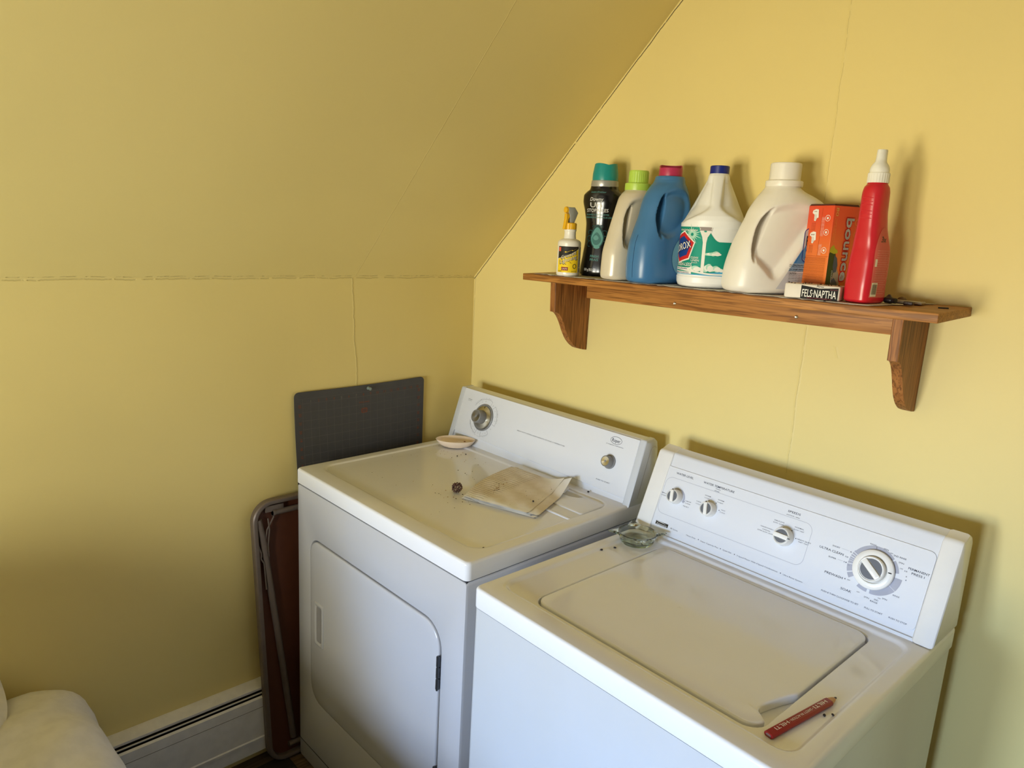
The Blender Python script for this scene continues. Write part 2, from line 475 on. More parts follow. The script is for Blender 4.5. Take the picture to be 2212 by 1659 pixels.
# lid with the scooped finger notch on its right edge
mb = MB()
def lid_outline(ins, z):
    pts = []
    x0, x1, y0, y1, r = .108 + ins, .579 - ins, .068 + ins, .482 - ins, .026 - ins * .5
    for k in range(9): a = R(180 + 90 * k / 8); pts.append((x0 + r + r * math.cos(a), y0 + r + r * math.sin(a)))
    for k in range(9): a = R(270 + 90 * k / 8); pts.append((x1 - r + r * math.cos(a), y0 + r + r * math.sin(a)))
    for k in range(1, 60):
        y = y0 + r + (y1 - y0 - 2 * r) * k / 60; t = (y - .098) / .10
        nd = 0.
        if 0 < t < 1: nd = .027 * (1 - math.exp(-t * 9)) * (1 - t) ** .85 * 1.15
        pts.append((x1 - nd, y))
    for k in range(9): a = R(90 * k / 8); pts.append((x1 - r + r * math.cos(a), y1 - r + r * math.sin(a)))
    for k in range(9): a = R(90 + 90 * k / 8); pts.append((x0 + r + r * math.cos(a), y1 - r + r * math.sin(a)))
    return [(x, y, z) for x, y in pts]
zl = WZ - .0035
rings = [lid_outline(.001, zl - .016), lid_outline(0, zl - .013), lid_outline(0, zl - .0035)]
for k in range(1, 6):
    a = R(90 * k / 5); rings.append(lid_outline(.0045 * (1 - math.cos(a)), zl - .0035 + .0035 * math.sin(a)))
rings += [lid_outline(.02, zl + .0006)]
mb.loft(rings)
mb.build('lid', M['enamel_top'], washer)

# console frame: local x, distance s up the slanted face, n outward
class Panel:
    def __init__(s, y0, z0, y1, z1):
        s.o = (y0, z0); h = math.hypot(y1 - y0, z1 - z0); s.h = h
        s.d = ((y1 - y0) / h, (z1 - z0) / h); s.nn = (-s.d[1], s.d[0])
    def p(s, x, t, n=0.): return (x, s.o[0] + s.d[0] * t + s.nn[0] * n, s.o[1] + s.d[1] * t + s.nn[1] * n)
    def flat(s, n): return lambda u, v: s.p(u, v, n)
    def knob(s, x, t, n=0.):
        """matrix: local z = outward normal, x = along console, y = up the face"""
        o = s.p(x, t, n)
        return Matrix(((1, 0, 0, o[0]), (0, s.d[0], s.nn[0], o[1]), (0, s.d[1], s.nn[1], o[2]), (0, 0, 0, 1)))

P = Panel(.515, WZ, .5934, 1.0932)
def yz(s_, n): q = P.p(0, s_, n); return (q[1], q[2])
def console_profile(off, top_r=.010):
    pts = [yz(-.0, off), yz(P.h - top_r - .004, off)]
    for k in range(1, 6):
        a = R(k * 15); pts.append(yz(P.h - top_r - .004 + top_r * math.sin(a), off - top_r * (1 - math.cos(a))))
    pts += [(.618, WZ + .194 + off * .4), (.634, WZ + .186 + off * .4), (.640, WZ + .178), (.641, WZ)]
    return pts
mb = MB(); mb.prism(console_profile(0.), .040, .640, 0)
cons = mb.build('control_console', M['panel'], washer)
for nm, a, b in (('left', -.001, .0425), ('right', .6385, WW + .001)):
    mb = MB()
    pr = console_profile(.0045, .012)
    mb.prism(pr, a, b, .006)
    e = mb.build('console_end_cap', M['plastic_cream'], washer)
# printed panel overlay
mb = MB()
ov = rrect(.030, .638, .017, .168, .012, 6)
mb.loft([[P.p(x, y, .0006) for x, y in ov], [P.p(x, y, .0022) for x, y in ov]])
mb.build('control_panel', M['panel'], washer)
mb = MB(); mb.prism([yz(.006, .001), yz(.0075, .0012), yz(.0075, -.001), yz(.006, -.001)], .04, .64, 0)
mb.build('panel_seam', M['seam_tan'], washer)
WASHER_PRINT = [
    ('WATER LEVEL', 0.0648, 0.1129, 0.1566, 0.0048, 1),
    ('WATER TEMPERATURE', 0.1408, 0.2211, 0.1562, 0.0048, 1),
    ('SMALL', 0.0425, 0.057, 0.1012, 0.0022, 1),
    ('LOAD', 0.0433, 0.0568, 0.0957, 0.0022, 1),
    ('LARGE', 0.1107, 0.1263, 0.101, 0.0022, 1),
    ('LOAD', 0.1116, 0.1259, 0.0957, 0.0022, 1),
    ('RESET', 0.1091, 0.1249, 0.0879, 0.0022, 0),
    ('WASH', 0.1745, 0.1872, 0.1506, 0.0022, 1),
    ('RINSE', 0.174, 0.1863, 0.1456, 0.0022, 0),
    ('WARM', 0.154, 0.1696, 0.1287, 0.0022, 1),
    ('COLD', 0.1548, 0.1677, 0.1232, 0.0022, 0),
    ('COLD', 0.1378, 0.1507, 0.1093, 0.0022, 1),
    ('COLD', 0.1381, 0.1507, 0.1035, 0.0022, 0),
    ('WARM', 0.1885, 0.2041, 0.1286, 0.0022, 1),
    ('WARM', 0.1883, 0.2034, 0.123, 0.0022, 0),
    ('HOT', 0.2041, 0.2144, 0.1089, 0.0022, 1),
    ('COLD', 0.2021, 0.2153, 0.1035, 0.0022, 0),
    ('80 Series', 0.0957, 0.1161, 0.0277, 0.003, 0),
    ('dot', 0.0593, 0.0609, 0.0976, 0.0, 0),
    ('dot', 0.1078, 0.1092, 0.0973, 0.0, 0),
    ('dot', 0.1676, 0.1691, 0.1192, 0.0, 0),
    ('dot', 0.1529, 0.1543, 0.1065, 0.0, 0),
    ('dot', 0.1862, 0.1876, 0.1191, 0.0, 0),
    ('dot', 0.1985, 0.1998, 0.1061, 0.0, 0),
    ('SPEEDS', 0.3498, 0.3777, 0.1551, 0.0045, 1),
    ('AGITATE / SPIN', 0.3485, 0.3776, 0.1473, 0.0022, 1),
    ('DELICATE', 0.3279, 0.3502, 0.1277, 0.0022, 1),
    ('SLOW / SLOW', 0.3265, 0.3505, 0.1228, 0.0022, 1),
    ('NORMAL', 0.3739, 0.3938, 0.1277, 0.0022, 1),
    ('SLOW / FAST', 0.3729, 0.3953, 0.1225, 0.0022, 1),
    ('HANDWASH /', 0.3029, 0.3333, 0.1059, 0.0022, 1),
    ('CASUAL', 0.3085, 0.3275, 0.1007, 0.0022, 1),
    ('EXTRA SLOW / SLOW', 0.2986, 0.3346, 0.0961, 0.0022, 1),
    ('HEAVY DUTY', 0.3862, 0.4157, 0.1055, 0.0026, 1),
    ('FAST / FAST', 0.3899, 0.4116, 0.101, 0.0022, 1),
    ('Heavy Duty', 0.1404, 0.1655, 0.0269, 0.0028, 0),
    ('Super Capacity Plus', 0.179, 0.225, 0.0265, 0.0028, 0),
    ('Quiet Pak', 0.2369, 0.2587, 0.0266, 0.0028, 0),
    ('3 Speed Motor With 4 Speed Combinations', 0.2722, 0.3676, 0.0265, 0.0028, 0),
    ('Ultra Rinse System', 0.3801, 0.4226, 0.0258, 0.0028, 0),
    ('dot', 0.1723, 0.1738, 0.0272, 0.0, 0),
    ('dot', 0.2302, 0.2316, 0.0267, 0.0, 0),
    ('dot', 0.2655, 0.2669, 0.0265, 0.0, 0),
    ('dot', 0.3738, 0.3751, 0.0264, 0.0, 0),
    ('dot', 0.3511, 0.3524, 0.1184, 0.0, 0),
    ('dot', 0.3698, 0.371, 0.118, 0.0, 0),
    ('dot', 0.3368, 0.3381, 0.1052, 0.0, 0),
    ('dot', 0.3822, 0.3835, 0.1051, 0.0, 0),
    ('RINSE', 0.5233, 0.5347, 0.1452, 0.0028, 0),
    ('SPIN', 0.5488, 0.5577, 0.1441, 0.0028, 0),
    ('OFF', 0.5616, 0.5668, 0.1405, 0.0022, 0),
    ('2ND RINSE', 0.5684, 0.5915, 0.1385, 0.003, 1),
    ('SPIN', 0.5803, 0.5897, 0.1291, 0.0028, 0),
    ('OFF', 0.585, 0.5906, 0.1189, 0.0022, 0),
    ('10', 0.5941, 0.5988, 0.1173, 0.0028, 1),
    ('6', 0.5988, 0.6009, 0.1083, 0.0028, 1),
    ('4', 0.5996, 0.6017, 0.1015, 0.0028, 1),
    ('PERMANENT', 0.5989, 0.6358, 0.1247, 0.0042, 1),
    ('PRESS I', 0.6065, 0.6289, 0.1174, 0.0042, 1),
    ('RINSE', 0.5871, 0.599, 0.0671, 0.0028, 0),
    ('SPIN', 0.5714, 0.5803, 0.0542, 0.0028, 0),
    ('OFF', 0.5638, 0.5694, 0.0518, 0.0022, 0),
    ('2ND', 0.5585, 0.5663, 0.0468, 0.0028, 1),
    ('RINSE', 0.5528, 0.5663, 0.0418, 0.0028, 1),
    ('SPIN', 0.5403, 0.5498, 0.0446, 0.0028, 0),
    ('OFF', 0.5251, 0.5308, 0.0487, 0.0022, 0),
    ('SOAK', 0.4953, 0.5165, 0.0437, 0.0045, 1),
    ('OFF', 0.5022, 0.5081, 0.0638, 0.0022, 0),
    ('4', 0.4963, 0.4992, 0.0637, 0.0028, 1),
    ('PREWASH', 0.4576, 0.4936, 0.0629, 0.0045, 1),
    ('OFF', 0.4945, 0.4989, 0.0911, 0.0022, 0),
    ('14', 0.4868, 0.4922, 0.0945, 0.0028, 1),
    ('SUPER', 0.4559, 0.4712, 0.0942, 0.0028, 1),
    ('line', 0.4741, 0.4845, 0.0947, 0.0, 0),
    ('10', 0.4865, 0.4919, 0.1054, 0.0028, 1),
    ('ULTRA CLEAN', 0.4338, 0.4822, 0.1071, 0.0045, 1),
    ('6', 0.4925, 0.4957, 0.1175, 0.0028, 1),
    ('SHORT', 0.4571, 0.4724, 0.1175, 0.0028, 1),
    ('line', 0.4757, 0.4903, 0.118, 0.0, 0),
    ('PUSH & TURN CLOCKWISE TO SET', 0.462, 0.5351, 0.0257, 0.003, 1),
    ('PULL TO START', 0.5466, 0.5799, 0.0258, 0.003, 1),
    ('PUSH TO STOP', 0.5913, 0.6235, 0.0255, 0.003, 1),
]
DRYER_PRINT = [
    ('HEAVY DUTY | EXTRA LARGE CAPACITY | 8 CYCLE | 3 TEMPERATURE', 0.291, 0.4833, 0.0983, 0.003, 0),
    ('BY WHIRLPOOL CORPORATION', 0.619, 0.6755, 0.1424, 0.002, 1),
    ('PUSH TO START', 0.6179, 0.6642, 0.0434, 0.0032, 0),
]
def dot_or_text(mb, items, fl, thin=()):
    for (t, a, b, s_, h, bold) in items:
        if t == 'dot': put_poly(mb, disc((a + b) / 2, s_, .0011, 10), fl, 0)
        elif t == 'line': put_strip(mb, [(a, s_), (b, s_)], .0004, fl, 1)
        else: put_text(mb, t, a, b, s_, h, fl, 0, bool(bold))
mb = MB()
fl = P.flat(.0024)
dot_or_text(mb, WASHER_PRINT, fl)
box = rrect(.0445, .4105, .0535, .1435, .017, 8)
put_strip(mb, box, .0007, fl, 1, True)
def swoosh(cx, cy, r0, r1a, r1b, a0, a1, n=30):
    inner = arc(cx, cy, r0, a0, a1, n)
    outer = [(cx + (r1a + (r1b - r1a) * k / n) * math.cos(R(a0 + (a1 - a0) * k / n)), cy + (r1a + (r1b - r1a) * k / n) * math.sin(R(a0 + (a1 - a0) * k / n))) for k in range(n + 1)]
    fs = [(k, k + 1, n + 2 + k, n + 1 + k) for k in range(n)]
    mb.add([fl(*p) for p in inner + outer], fs, 1)
swoosh(.0845, .1015, .0185, .0190, .0245, 165, -20)
DX, DS = .543, .0992
for a0, a1, ra, rb in ((150, 98, .0475, .0460), (100, 48, .0460, .0440), (44, 12, .0440, .0445), (0, -28, .052, .052), (-29, -85, .052, .0455), (-92, -118, .0450, .0455), (218, 206, .050, .050), (203, 186, .050, .0495), (184, 182, .0495, .049)):
    swoosh(DX, DS, .036, ra, rb, a0, a1)
for a in (150, 156, 162, 168, 173, 178):
    put_poly(mb, [(DX + r_ * math.cos(R(a + da)), DS + r_ * math.sin(R(a + da))) for r_, da in ((.037, 0), (.0485, 0), (.0485, 4), (.037, 4))], fl, 1)
mb.build('panel_lettering', [M['print_dark'], M['print_grey']], washer, None)
# maker's badge, black plate with the white wordmark
mb = MB()
put_poly(mb, [(.0527, .0332), (.0878, .0332), (.0878, .0248), (.0527, .0248)], P.flat(.0026), 0)
put_poly(mb, [(.054, .0320), (.062, .0328), (.074, .0322), (.083, .0300), (.074, .0312), (.064, .0316)], P.flat(.0028), 1)
put_text(mb, 'Kenmore', .0560, .0850, .0275, .0040, P.flat(.0028), 1, True, True)
mb.build('badge', [M['black'], M['white_paint']], washer, None)

def mapm(mat): return lambda p: tuple(mat @ Vector(p))
def washer_knob(x, s_, ang, r=.0168, h=.021):
    """cream knob: round skirt and an upright bar between two grey inlays"""
    xf = P.knob(x, s_, .0022) @ Matrix.Rotation(R(ang), 4, 'Z')
    mb = MB(mapm(xf))
    mb.lathe([(r * 1.02, 0), (r * 1.04, .003), (r, .006), (r * .97, h - .004), (r * .93, h - .0012), (r * .85, h), (r * .82, h - .0004), (r * .78, h - .0022)], 40, 0)
    mb.lathe([(r * .78, h - .006), (r * .78, h - .002)], 32, 0)
    mb.box(-r * .27, r * .27, -r * .86, r * .86, h - .004, h + .0030, .0022, 0)
    k = mb.build('knob', M['knob_white'], washer)
    mb = MB(mapm(xf))
    for sg in (-1, 1):
        pts = [(sg * r * .27, -r * .66), ]
        for q in range(13):
            a = R(-70 + 140 * q / 12); pts.append((sg * (r * .74 * math.cos(a)), r * .74 * math.sin(a)))
        pts = [(sg * max(abs(a), r * .30), b) for a, b in pts[1:]]
        mb.loft([[(a, b, h - .003) for a, b in pts], [(a, b, h - .0008) for a, b in pts]])
    mb.build('knob_inlay', M['knob_grey'], k)
    mb = MB(mapm(xf)); mb.box(-.0008, .0008, r * .70, r * 1.01, h - .003, h + .0004); mb.build('pointer', M['gap'], k)
washer_knob(.0845, .1015, 12); washer_knob(.1767, .1005, 14); washer_knob(.3600, .1000, -92, .0188, .022)
# large cycle dial
xf = P.knob(DX, DS, .0022); mb = MB(mapm(xf))
mb.lathe([(.0375, 0), (.0385, .004), (.0375, .0075), (.0365, .0085), (.0295, .0100), (.0270, .0098), (.0262, .0085), (.0262, .0050)], 56, 0)
dial = mb.build('cycle_dial', M['knob_white'], washer)
xf = P.knob(DX, DS, .008) @ Matrix.Rotation(R(52), 4, 'Z'); mb = MB(mapm(xf))
r = .0245
mb.lathe([(r, -.006), (r, .010), (r * .97, .0125), (r * .92, .0135), (r * .88, .0132), (r * .86, .011)], 48, 0)
mb.lathe([(r * .87, .006), (r * .87, .0108)], 40, 0)
mb.box(-r * .25, r * .25, -r * .88, r * .88, .009, .0158, .0024, 0)
k = mb.build('dial_knob', M['knob_white'], dial)
mb = MB(mapm(xf))
for sg in (-1, 1):
    pts = [(sg * r * .80 * math.cos(R(-72 + 144 * q / 14)), r * .80 * math.sin(R(-72 + 144 * q / 14))) for q in range(15)]
    pts = [(a if abs(a) > r * .29 else sg * r * .29, b) for a, b in pts]
    mb.loft([[(a, b, .0105) for a, b in pts], [(a, b, .0122) for a, b in pts]])
mb.build('knob_inlay', M['knob_grey'], dial)
mb = MB(mapm(P.knob(DX, DS, .002))); mb.box(.0280, .0340, .0035, .0055, .0090, .0108, .0004); mb.build('pointer', M['gap'], dial)
mb = MB(mapm(P.knob(DX, DS, .0022))); mb.lathe([(.0262, .004), (.0250, .0045)], 48, 0); mb.build('dial_groove', M['gap'], dial)

# ------------------------------------------------------------------ dryer
DRX, DRY, DRR = .0899, -.6939, .0043
DW, DZ = .7394, .9217
dryer = thing('clothes_dryer', 'white front-loading clothes dryer with two metal knobs in the corner, left of the washer', 'clothes dryer', (DRX, DRY, 0), DRR)
DH = dict(x0=.075, x1=.660, z0=.245, z1=.742)
def door_outline(ins, y, n=8):
    x0, x1, z0, z1 = DH['x0'] + ins, DH['x1'] - ins, DH['z0'] + ins, DH['z1'] - ins
    out = []
    for cx, cz, a, r_ in ((x1, z0, -90, .06), (x1, z1, 0, .060), (x0, z1, 90, .045), (x0, z0, 180, .060)):
        r_ = r_ - ins; sx = -1 if cx == x1 else 1; sz = 1 if cz == z0 else -1
        for k in range(n + 1):
            t = R(a + 90 * k / n); out.append((cx + sx * r_ + r_ * math.cos(t), y, cz + sz * r_ + r_ * math.sin(t)))
    return out
# cabinet: shell open at the door, built as a front frame and a boxed shell
mb = MB()
outer = lambda ins, y: [(x, y, z) for x, z in rrect(.002 + ins, DW - .002 - ins, .012 + ins, .8765 - ins, .008, 8)]
mb.loft([outer(0, .645), outer(0, .008), outer(.0025, .0022), outer(.008, 0), door_outline(-.006, 0), door_outline(-.002, .0018), door_outline(.0005, .008), door_outline(.0005, .016)], 0, True, True)
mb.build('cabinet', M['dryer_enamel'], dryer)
mb = MB(); mb.box(.006, DW - .006, .004, .64, .8715, .8800); mb.build('lid_gap', M['gap'], dryer)
mb = MB(); mb.box(.003, DW - .003, -.0008, .0006, .0735, .0752); mb.build('kick_panel_seam', M['gap'], dryer)
# door
mb = MB()
mb.loft([door_outline(.0035, .014), door_outline(.0030, .003), door_outline(.0036, .0005), door_outline(.0052, -.0012), door_outline(.0080, -.0018), door_outline(.03, -.0018)])
door = mb.build('door', M['dryer_enamel'], dryer)
mb = MB()
hx0, hx1, hz0, hz1 = .106, .148, .437, .560
hr = lambda ins, y: [(x, y, z) for x, z in rrect(hx0 + ins, hx1 - ins, hz0 + ins, hz1 - ins, .006, 4)]
mb.loft([hr(-.004, -.0019), hr(-.003, -.0040), hr(-.0005, -.0050), hr(.004, -.0046), hr(.0075, -.0024), hr(.009, -.0022)])
mb.build('handle', M['dryer_enamel'], door)
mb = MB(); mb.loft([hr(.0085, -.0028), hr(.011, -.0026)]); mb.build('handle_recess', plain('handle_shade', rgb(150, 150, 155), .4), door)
for zc in (.630, .350):
    mb = MB()
    for k in range(3):
        mb.box(.6535, .6605, -.0062, .002, zc - .042 + k * .028, zc - .0155 + k * .028, .0016)
    mb.tube([(.6590, -.0052, zc - .0425), (.6590, -.0052, zc + .0425)], .0024, 10)
    mb.build('hinge', M['steel'], dryer)
mb = MB(); mb.box(.03, DW - .03, .03, .60, 0, .013); mb.build('base_frame', M['gap'], dryer)
mb = MB(); mb.box(.03, WW - .03, .03, .60, 0, .013); mb.build('base_frame', M['gap'], washer)
# top
mb = MB()
rg, r2 = deck_rings(0, DW, -.002, .648, .8792, DZ, .007, .014, (.030, .706, .050, .512), .045, .0035, .008)
rg.append(r2(.04, DZ - .0035)); rg.append(r2(.15, DZ - .0035))
mb.loft(rg, 0, True, True)
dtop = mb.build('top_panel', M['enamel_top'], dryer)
# lint screen door: plate with finger scoop, and the pressed ridge beside it
mb = MB()
lx0, lx1, ly0, ly1 = .452, .6985, .3970, .4925
lr = lambda ins, z: [(x, y, z) for x, y in rrect(lx0 + ins, lx1 - ins, ly0 + ins, ly1 - ins, .008, 5)]
zb = DZ - .0036
mb.loft([lr(0, zb), lr(0, zb + .0022), lr(.0008, zb + .0033), lr(.0022, zb + .0038), lr(.01, zb + .0038)])
lint = mb.build('lint_screen_door', M['enamel_top'], dryer)
mb = MB()
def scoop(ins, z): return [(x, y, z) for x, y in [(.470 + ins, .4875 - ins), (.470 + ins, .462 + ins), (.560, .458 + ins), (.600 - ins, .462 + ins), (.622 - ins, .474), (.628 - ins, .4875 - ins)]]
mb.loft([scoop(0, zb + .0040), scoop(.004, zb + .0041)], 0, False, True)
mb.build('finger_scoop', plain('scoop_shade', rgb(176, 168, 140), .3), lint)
mb = MB()
mb.loft([[(x, y, z) for x, y in rrect(.45 + i, .708 - i, .3485 + i, .3585 - i, .0045 - i * .8, 4)] for z, i in ((zb, 0), (zb + .0025, .0006), (zb + .0035, .002), (zb + .0037, .0035))])
mb.build('pressed_ridge', M['enamel_top'], dryer)
# console
Q = Panel(.5337, .9170, .5887, 1.0893)
def qz(s_, n): q = Q.p(0, s_, n); return (q[1], q[2])
def dprof(off):
    pts = [qz(0, off), qz(Q.h - .007, off)]
    for k in range(1, 5):
        a = R(k * 18); pts.append(qz(Q.h - .007 + .006 * math.sin(a), off - .006 * (1 - math.cos(a))))
    pts += [(.622, 1.0880 + off * .3), (.634, 1.079 + off * .3), (.640, 1.055), (.641, .917)]
    return pts
mb = MB(); mb.prism(dprof(-.0035), .012, DW - .012, 0); mb.build('console_base', M['panel'], dryer)
# face plate with slightly slanted lower edge, over the lower strip
mb = MB()
fp = [(.024, .0355), (.712, .0190), (.719, .1760), (.030, .1800)]
fp = [(.018, .0355), (.7195, .0185), (.7195, .1755), (.018, .1775)]
mb.loft([[Q.p(x, s_, -.0036) for x, s_ in fp], [Q.p(x, s_, .0002) for x, s_ in fp], [Q.p(x + (.0012 if x < .3 else -.0012), s_ + (.0012 if s_ < .1 else -.0012), .0012) for x, s_ in fp]])
mb.build('control_panel', M['panel'], dryer)
for a, b in ((-.001, .018), (.7195, DW + .001)):
    mb = MB(); mb.prism(dprof(.0022), a, b, .004); mb.build('console_end_cap', M['enamel'], dryer)
mb = MB(); ins_p = [(.566, .935), (.606, 1.058), (.612, 1.066), (.624, 1.068), (.630, 1.062)]
put_strip(mb, ins_p, .0010, lambda u, v: (DW + .0013, u, v), 0); mb.build('end_cap_line', M['seam_tan'], dryer, None)
fl = Q.flat(.0015); PR = [M['print_dark'], M['print_grey']]
mb = MB(); dot_or_text(mb, DRYER_PRINT[:1], fl); mb.build('panel_lettering', PR, dryer, None)
mb = MB(); dot_or_text(mb, DRYER_PRINT[2:3], fl); mb.build('start_lettering', PR, dryer, None)
mb = MB(); dot_or_text(mb, DRYER_PRINT[1:2], fl)
put_strip(mb, [(.6478 + .0185 * math.cos(2 * PI * k / 40), .1562 + .0098 * math.sin(2 * PI * k / 40)) for k in range(40)], .0009, fl, 0, True)
put_text(mb, 'Roper', .6345, .6612, .1562, .0095, fl, 0, True); mb.build('maker_badge', PR, dryer, None)
mb = MB()
KX, KS = .1365, .1022
for a0, a1 in ((150, 68), (48, -15), (-50, -85), (-110, -160)):
    put_strip(mb, arc(KX, KS, .0585, a0, a1), .0005, fl, 0)
for a in (68, 48, -15, -50, -85, -110):
    put_strip(mb, [(KX + r_ * math.cos(R(a)), KS + r_ * math.sin(R(a))) for r_ in (.0445, .0585)], .0005, fl, 0)
def arc_text(txt, r_, a0, a1, h, inward=False):
    n = len(txt)
    for i, ch in enumerate(txt):
        if ch == ' ': continue
        a = a0 + (a1 - a0) * (i + .5) / n; ar = R(a)
        V, F, w = glyphs(ch, True)
        k = h * 1.0
        ca = ar - PI / 2 if not inward else ar + PI / 2
        pts = [fl(KX + r_ * math.cos(ar) + (x - w / 2) * k * math.cos(ca) - (y - .5) * k * math.sin(ca),
                  KS + r_ * math.sin(ar) + (x - w / 2) * k * math.sin(ca) + (y - .5) * k * math.cos(ca)) for x, y in V]
        mb.add(pts, F, 0)
arc_text('AUTOMATIC DRY', .0615, 146, 74, .0024)
arc_text('TIMED DRY', .0615, 34, -6, .0024)
arc_text('NO HEAT FLUFF', .0612, -112, -52, .0021, True)
arc_text('PERMANENT DRY', .0612, -162, -114, .0021, True)
for a, t in ((58, 'OFF'), (-32, 'OFF'), (-97, 'OFF'), (100, 'LESS'), (118, '80'), (132, '70'), (35, '60'), (15, '50'), (0, '40'), (-60, '20'), (-72, '10'), (-120, '30'), (-135, '20')):
    V, F, w = glyphs(t); ar = R(a)
    ux, uy = math.cos(ar), math.sin(ar)
    mb.add([fl(KX + .0515 * ux + (x - w / 2) * .0019 * ux - (y - .5) * .0019 * uy, KS + .0515 * uy + (x - w / 2) * .0019 * uy + (y - .5) * .0019 * ux) for x, y in V], F, 0)
put_text(mb, '• PREFERRED', .0440, .0640, .1455, .0018, fl); put_text(mb, 'SETTING', .0460, .0620, .1412, .0018, fl)
mb.build('dial_markings', [M['print_dark'], M['print_grey']], dryer, None)
def dryer_knob(x, s_, r_, h, ring, dish):
    xf = Q.knob(x, s_, .0012)
    mb = MB(mapm(xf))
    if dish:
        mb.lathe([(dish * 1.05, 0), (dish * 1.05, .0035), (dish * 1.0, .0045), (dish * .96, .0030)], 48, 0)
        base = mb.build('dial', M['dial_grey'], dryer)
        mb = MB(mapm(xf)); mb.lathe([(dish * .965, .0028), (dish * .93, .0030)], 48); mb.build('dial_groove', M['black'], base)
        mb = MB(mapm(xf)); mb.lathe([(dish * .92, .003), (dish * .90, .0060), (dish * .78, .0062), (dish * .58, .0092), (dish * .5, .0095)], 56); mb.build('dial_skirt', M['brushed'], base)
        mb = MB(mapm(xf)); mb.box(-.0007, .0007, dish * .72, dish * .88, .0064, .0074); mb.build('pointer', M['black'], base)
    else:
        mb.lathe([(ring, 0), (ring, .0030), (ring * .93, .0040)], 40, 0); base = mb.build('dial', M['dial_grey'], dryer)
    mb = MB(mapm(xf))
    mb.lathe([(r_ * 1.06, .003), (r_ * 1.0, h * .5), (r_ * .985, h - .004), (r_ * .95, h - .0012), (r_ * .88, h), (r_ * .82, h - .0006), (r_ * .80, h - .0016)], 48, 0)
    k = mb.build('knob', M['dial_grey'], base)
    mb = MB(mapm(xf)); mb.lathe([(r_ * .81, h - .002), (r_ * .80, h - .0010), (r_ * .4, h - .0014), (.0002, h - .0018)], 56); mb.build('knob_face', M['brushed'], base)
dryer_knob(KX, KS, .0212, .036, .04, .0405)
dryer_knob(.6455, .0975, .0150, .022, .0190, 0)
# ------------------------------------------------------------------ shelf
SH_ORG = Vector((1.466, 0, 1.4983))
SHM = Matrix.Translation(SH_ORG) @ Matrix.Rotation(-.0125, 4, 'Y') @ Matrix.Rotation(.0247, 4, 'X')
def shelf_z(x, y): return 1.4983 + .0125 * (x - 1.466) + .0247 * y
shelf = thing('wall_shelf', 'oak wall shelf with two curved brackets, holding the row of laundry bottles', 'shelf')
shelf.matrix_world = SHM
SL = 1.040
mb = MB(); mb.box(-SL, 0, -.190, -.001, -.0175, 0, .0016); mb.build('shelf_board', M['oak_x'], shelf)
def bracket(xr):
    """ogee bracket, right face at world x = xr"""
    pts = [(-.002, 1.279), (-.002, 1.4800), (-.1490, 1.4800), (-.1450, 1.3940), (-.139, 1.3935), (-.130, 1.390), (-.121, 1.382), (-.114, 1.373), (-.108, 1.364), (-.101, 1.352), (-.095, 1.340),
           (-.088, 1.329), (-.081, 1.3185), (-.075, 1.3115), (-.068, 1.3045), (-.061, 1.2985), (-.054, 1.2940), (-.044, 1.2885), (-.033, 1.2850), (-.017, 1.2810)]
    mb = MB(); inv = SHM.inverted()
    dz = .0125 * (xr - 1.466)
    P_ = [(y, z + dz) for y, z in pts]
    def tp(x, y, z):
        q = inv @ Vector((x, y, z)); return (q.x, q.y, min(q.z, -.0176))
    R0 = [tp(xr - .0195, y, z) for y, z in P_]; R1 = [tp(xr - .0010, y, z) for y, z in P_]
    cyv = (-.08, 1.38)
    def insr(x, k): return [tp(x, cyv[0] + (y - cyv[0]) * (1 - k), cyv[1] + dz + (z - dz - cyv[1]) * (1 - k)) for y, z in P_]
    mb.loft([insr(xr - .0195, .012), insr(xr - .0183, 0), insr(xr - .0012, 0), insr(xr, .012)])
    return mb.build('bracket', M['oak_z'], shelf, 25)
bracket(.514); bracket(1.398)
mb = MB(); mb.box(-.951, -.088, -.0225, -.0025, -.068, -.0178, .0012); mb.build('back_rail', M['oak_x'], shelf)
for (wx, wz) in ((.814, 1.435), (1.135, 1.440)):
    q = SHM.inverted() @ Vector((wx, -.0225, wz))
    mb = MB(mapm(Matrix.Translation(q) @ Matrix.Rotation(R(90), 4, 'X')))
    mb.lathe([(.0036, -.0005), (.0036, .0006), (.0026, .0012), (.001, .0008)], 16); mb.build('screw', M['brushed'], shelf)
mb = MB(); mb.tube([(-.033, -.088, .0004), (-.025, -.085, .0004), (-.018, -.080, .0004)], .0022, 8); mb.build('screw_hole', M['gap'], shelf)
# paper liner
def liner_mat():
    s = NT('liner_paper'); n = s.noise(260, 3, .7); n2 = s.noise(60, 3, .6)
    c = s.mix(s.smooth(n, .58, .64), rgb(205, 200, 190), rgb(150, 145, 138))
    c = s.mix(s.math('MULTIPLY', s.smooth(n2, .64, .68), .7), c, rgb(70, 62, 56))
    s.color(c); s.set(Roughness=.85); return s.m
mb = MB()
N = 90; F0 = []; B0 = []
for i in range(N + 1):
    x = -1.005 + .945 * i / N
    yf = -.181 + .004 * math.sin(i * .9) * math.sin(i * .23) + (.004 if i % 7 == 3 else 0)
    if x > -.30: yf = -.1835 + .002 * math.sin(i)
    if x > -.125: yf = -.1835 + (x + .125) / .065 * .165
    zf_ = .0010 + (.0018 * max(0, math.sin(i * .37)) if i % 3 else 0)
    F0.append((x, yf, zf_)); B0.append((x, -.004, .0007))
M1 = [(a[0], a[1] + (b[1] - a[1]) * .12, .0008) for a, b in zip(F0, B0)]
n_ = N + 1
mb.add(F0 + M1 + B0, [(i, i + 1, n_ + i + 1, n_ + i) for i in range(N)] + [(n_ + i, n_ + i + 1, 2 * n_ + i + 1, 2 * n_ + i) for i in range(N)])
liner = mb.build('shelf_liner', liner_mat())
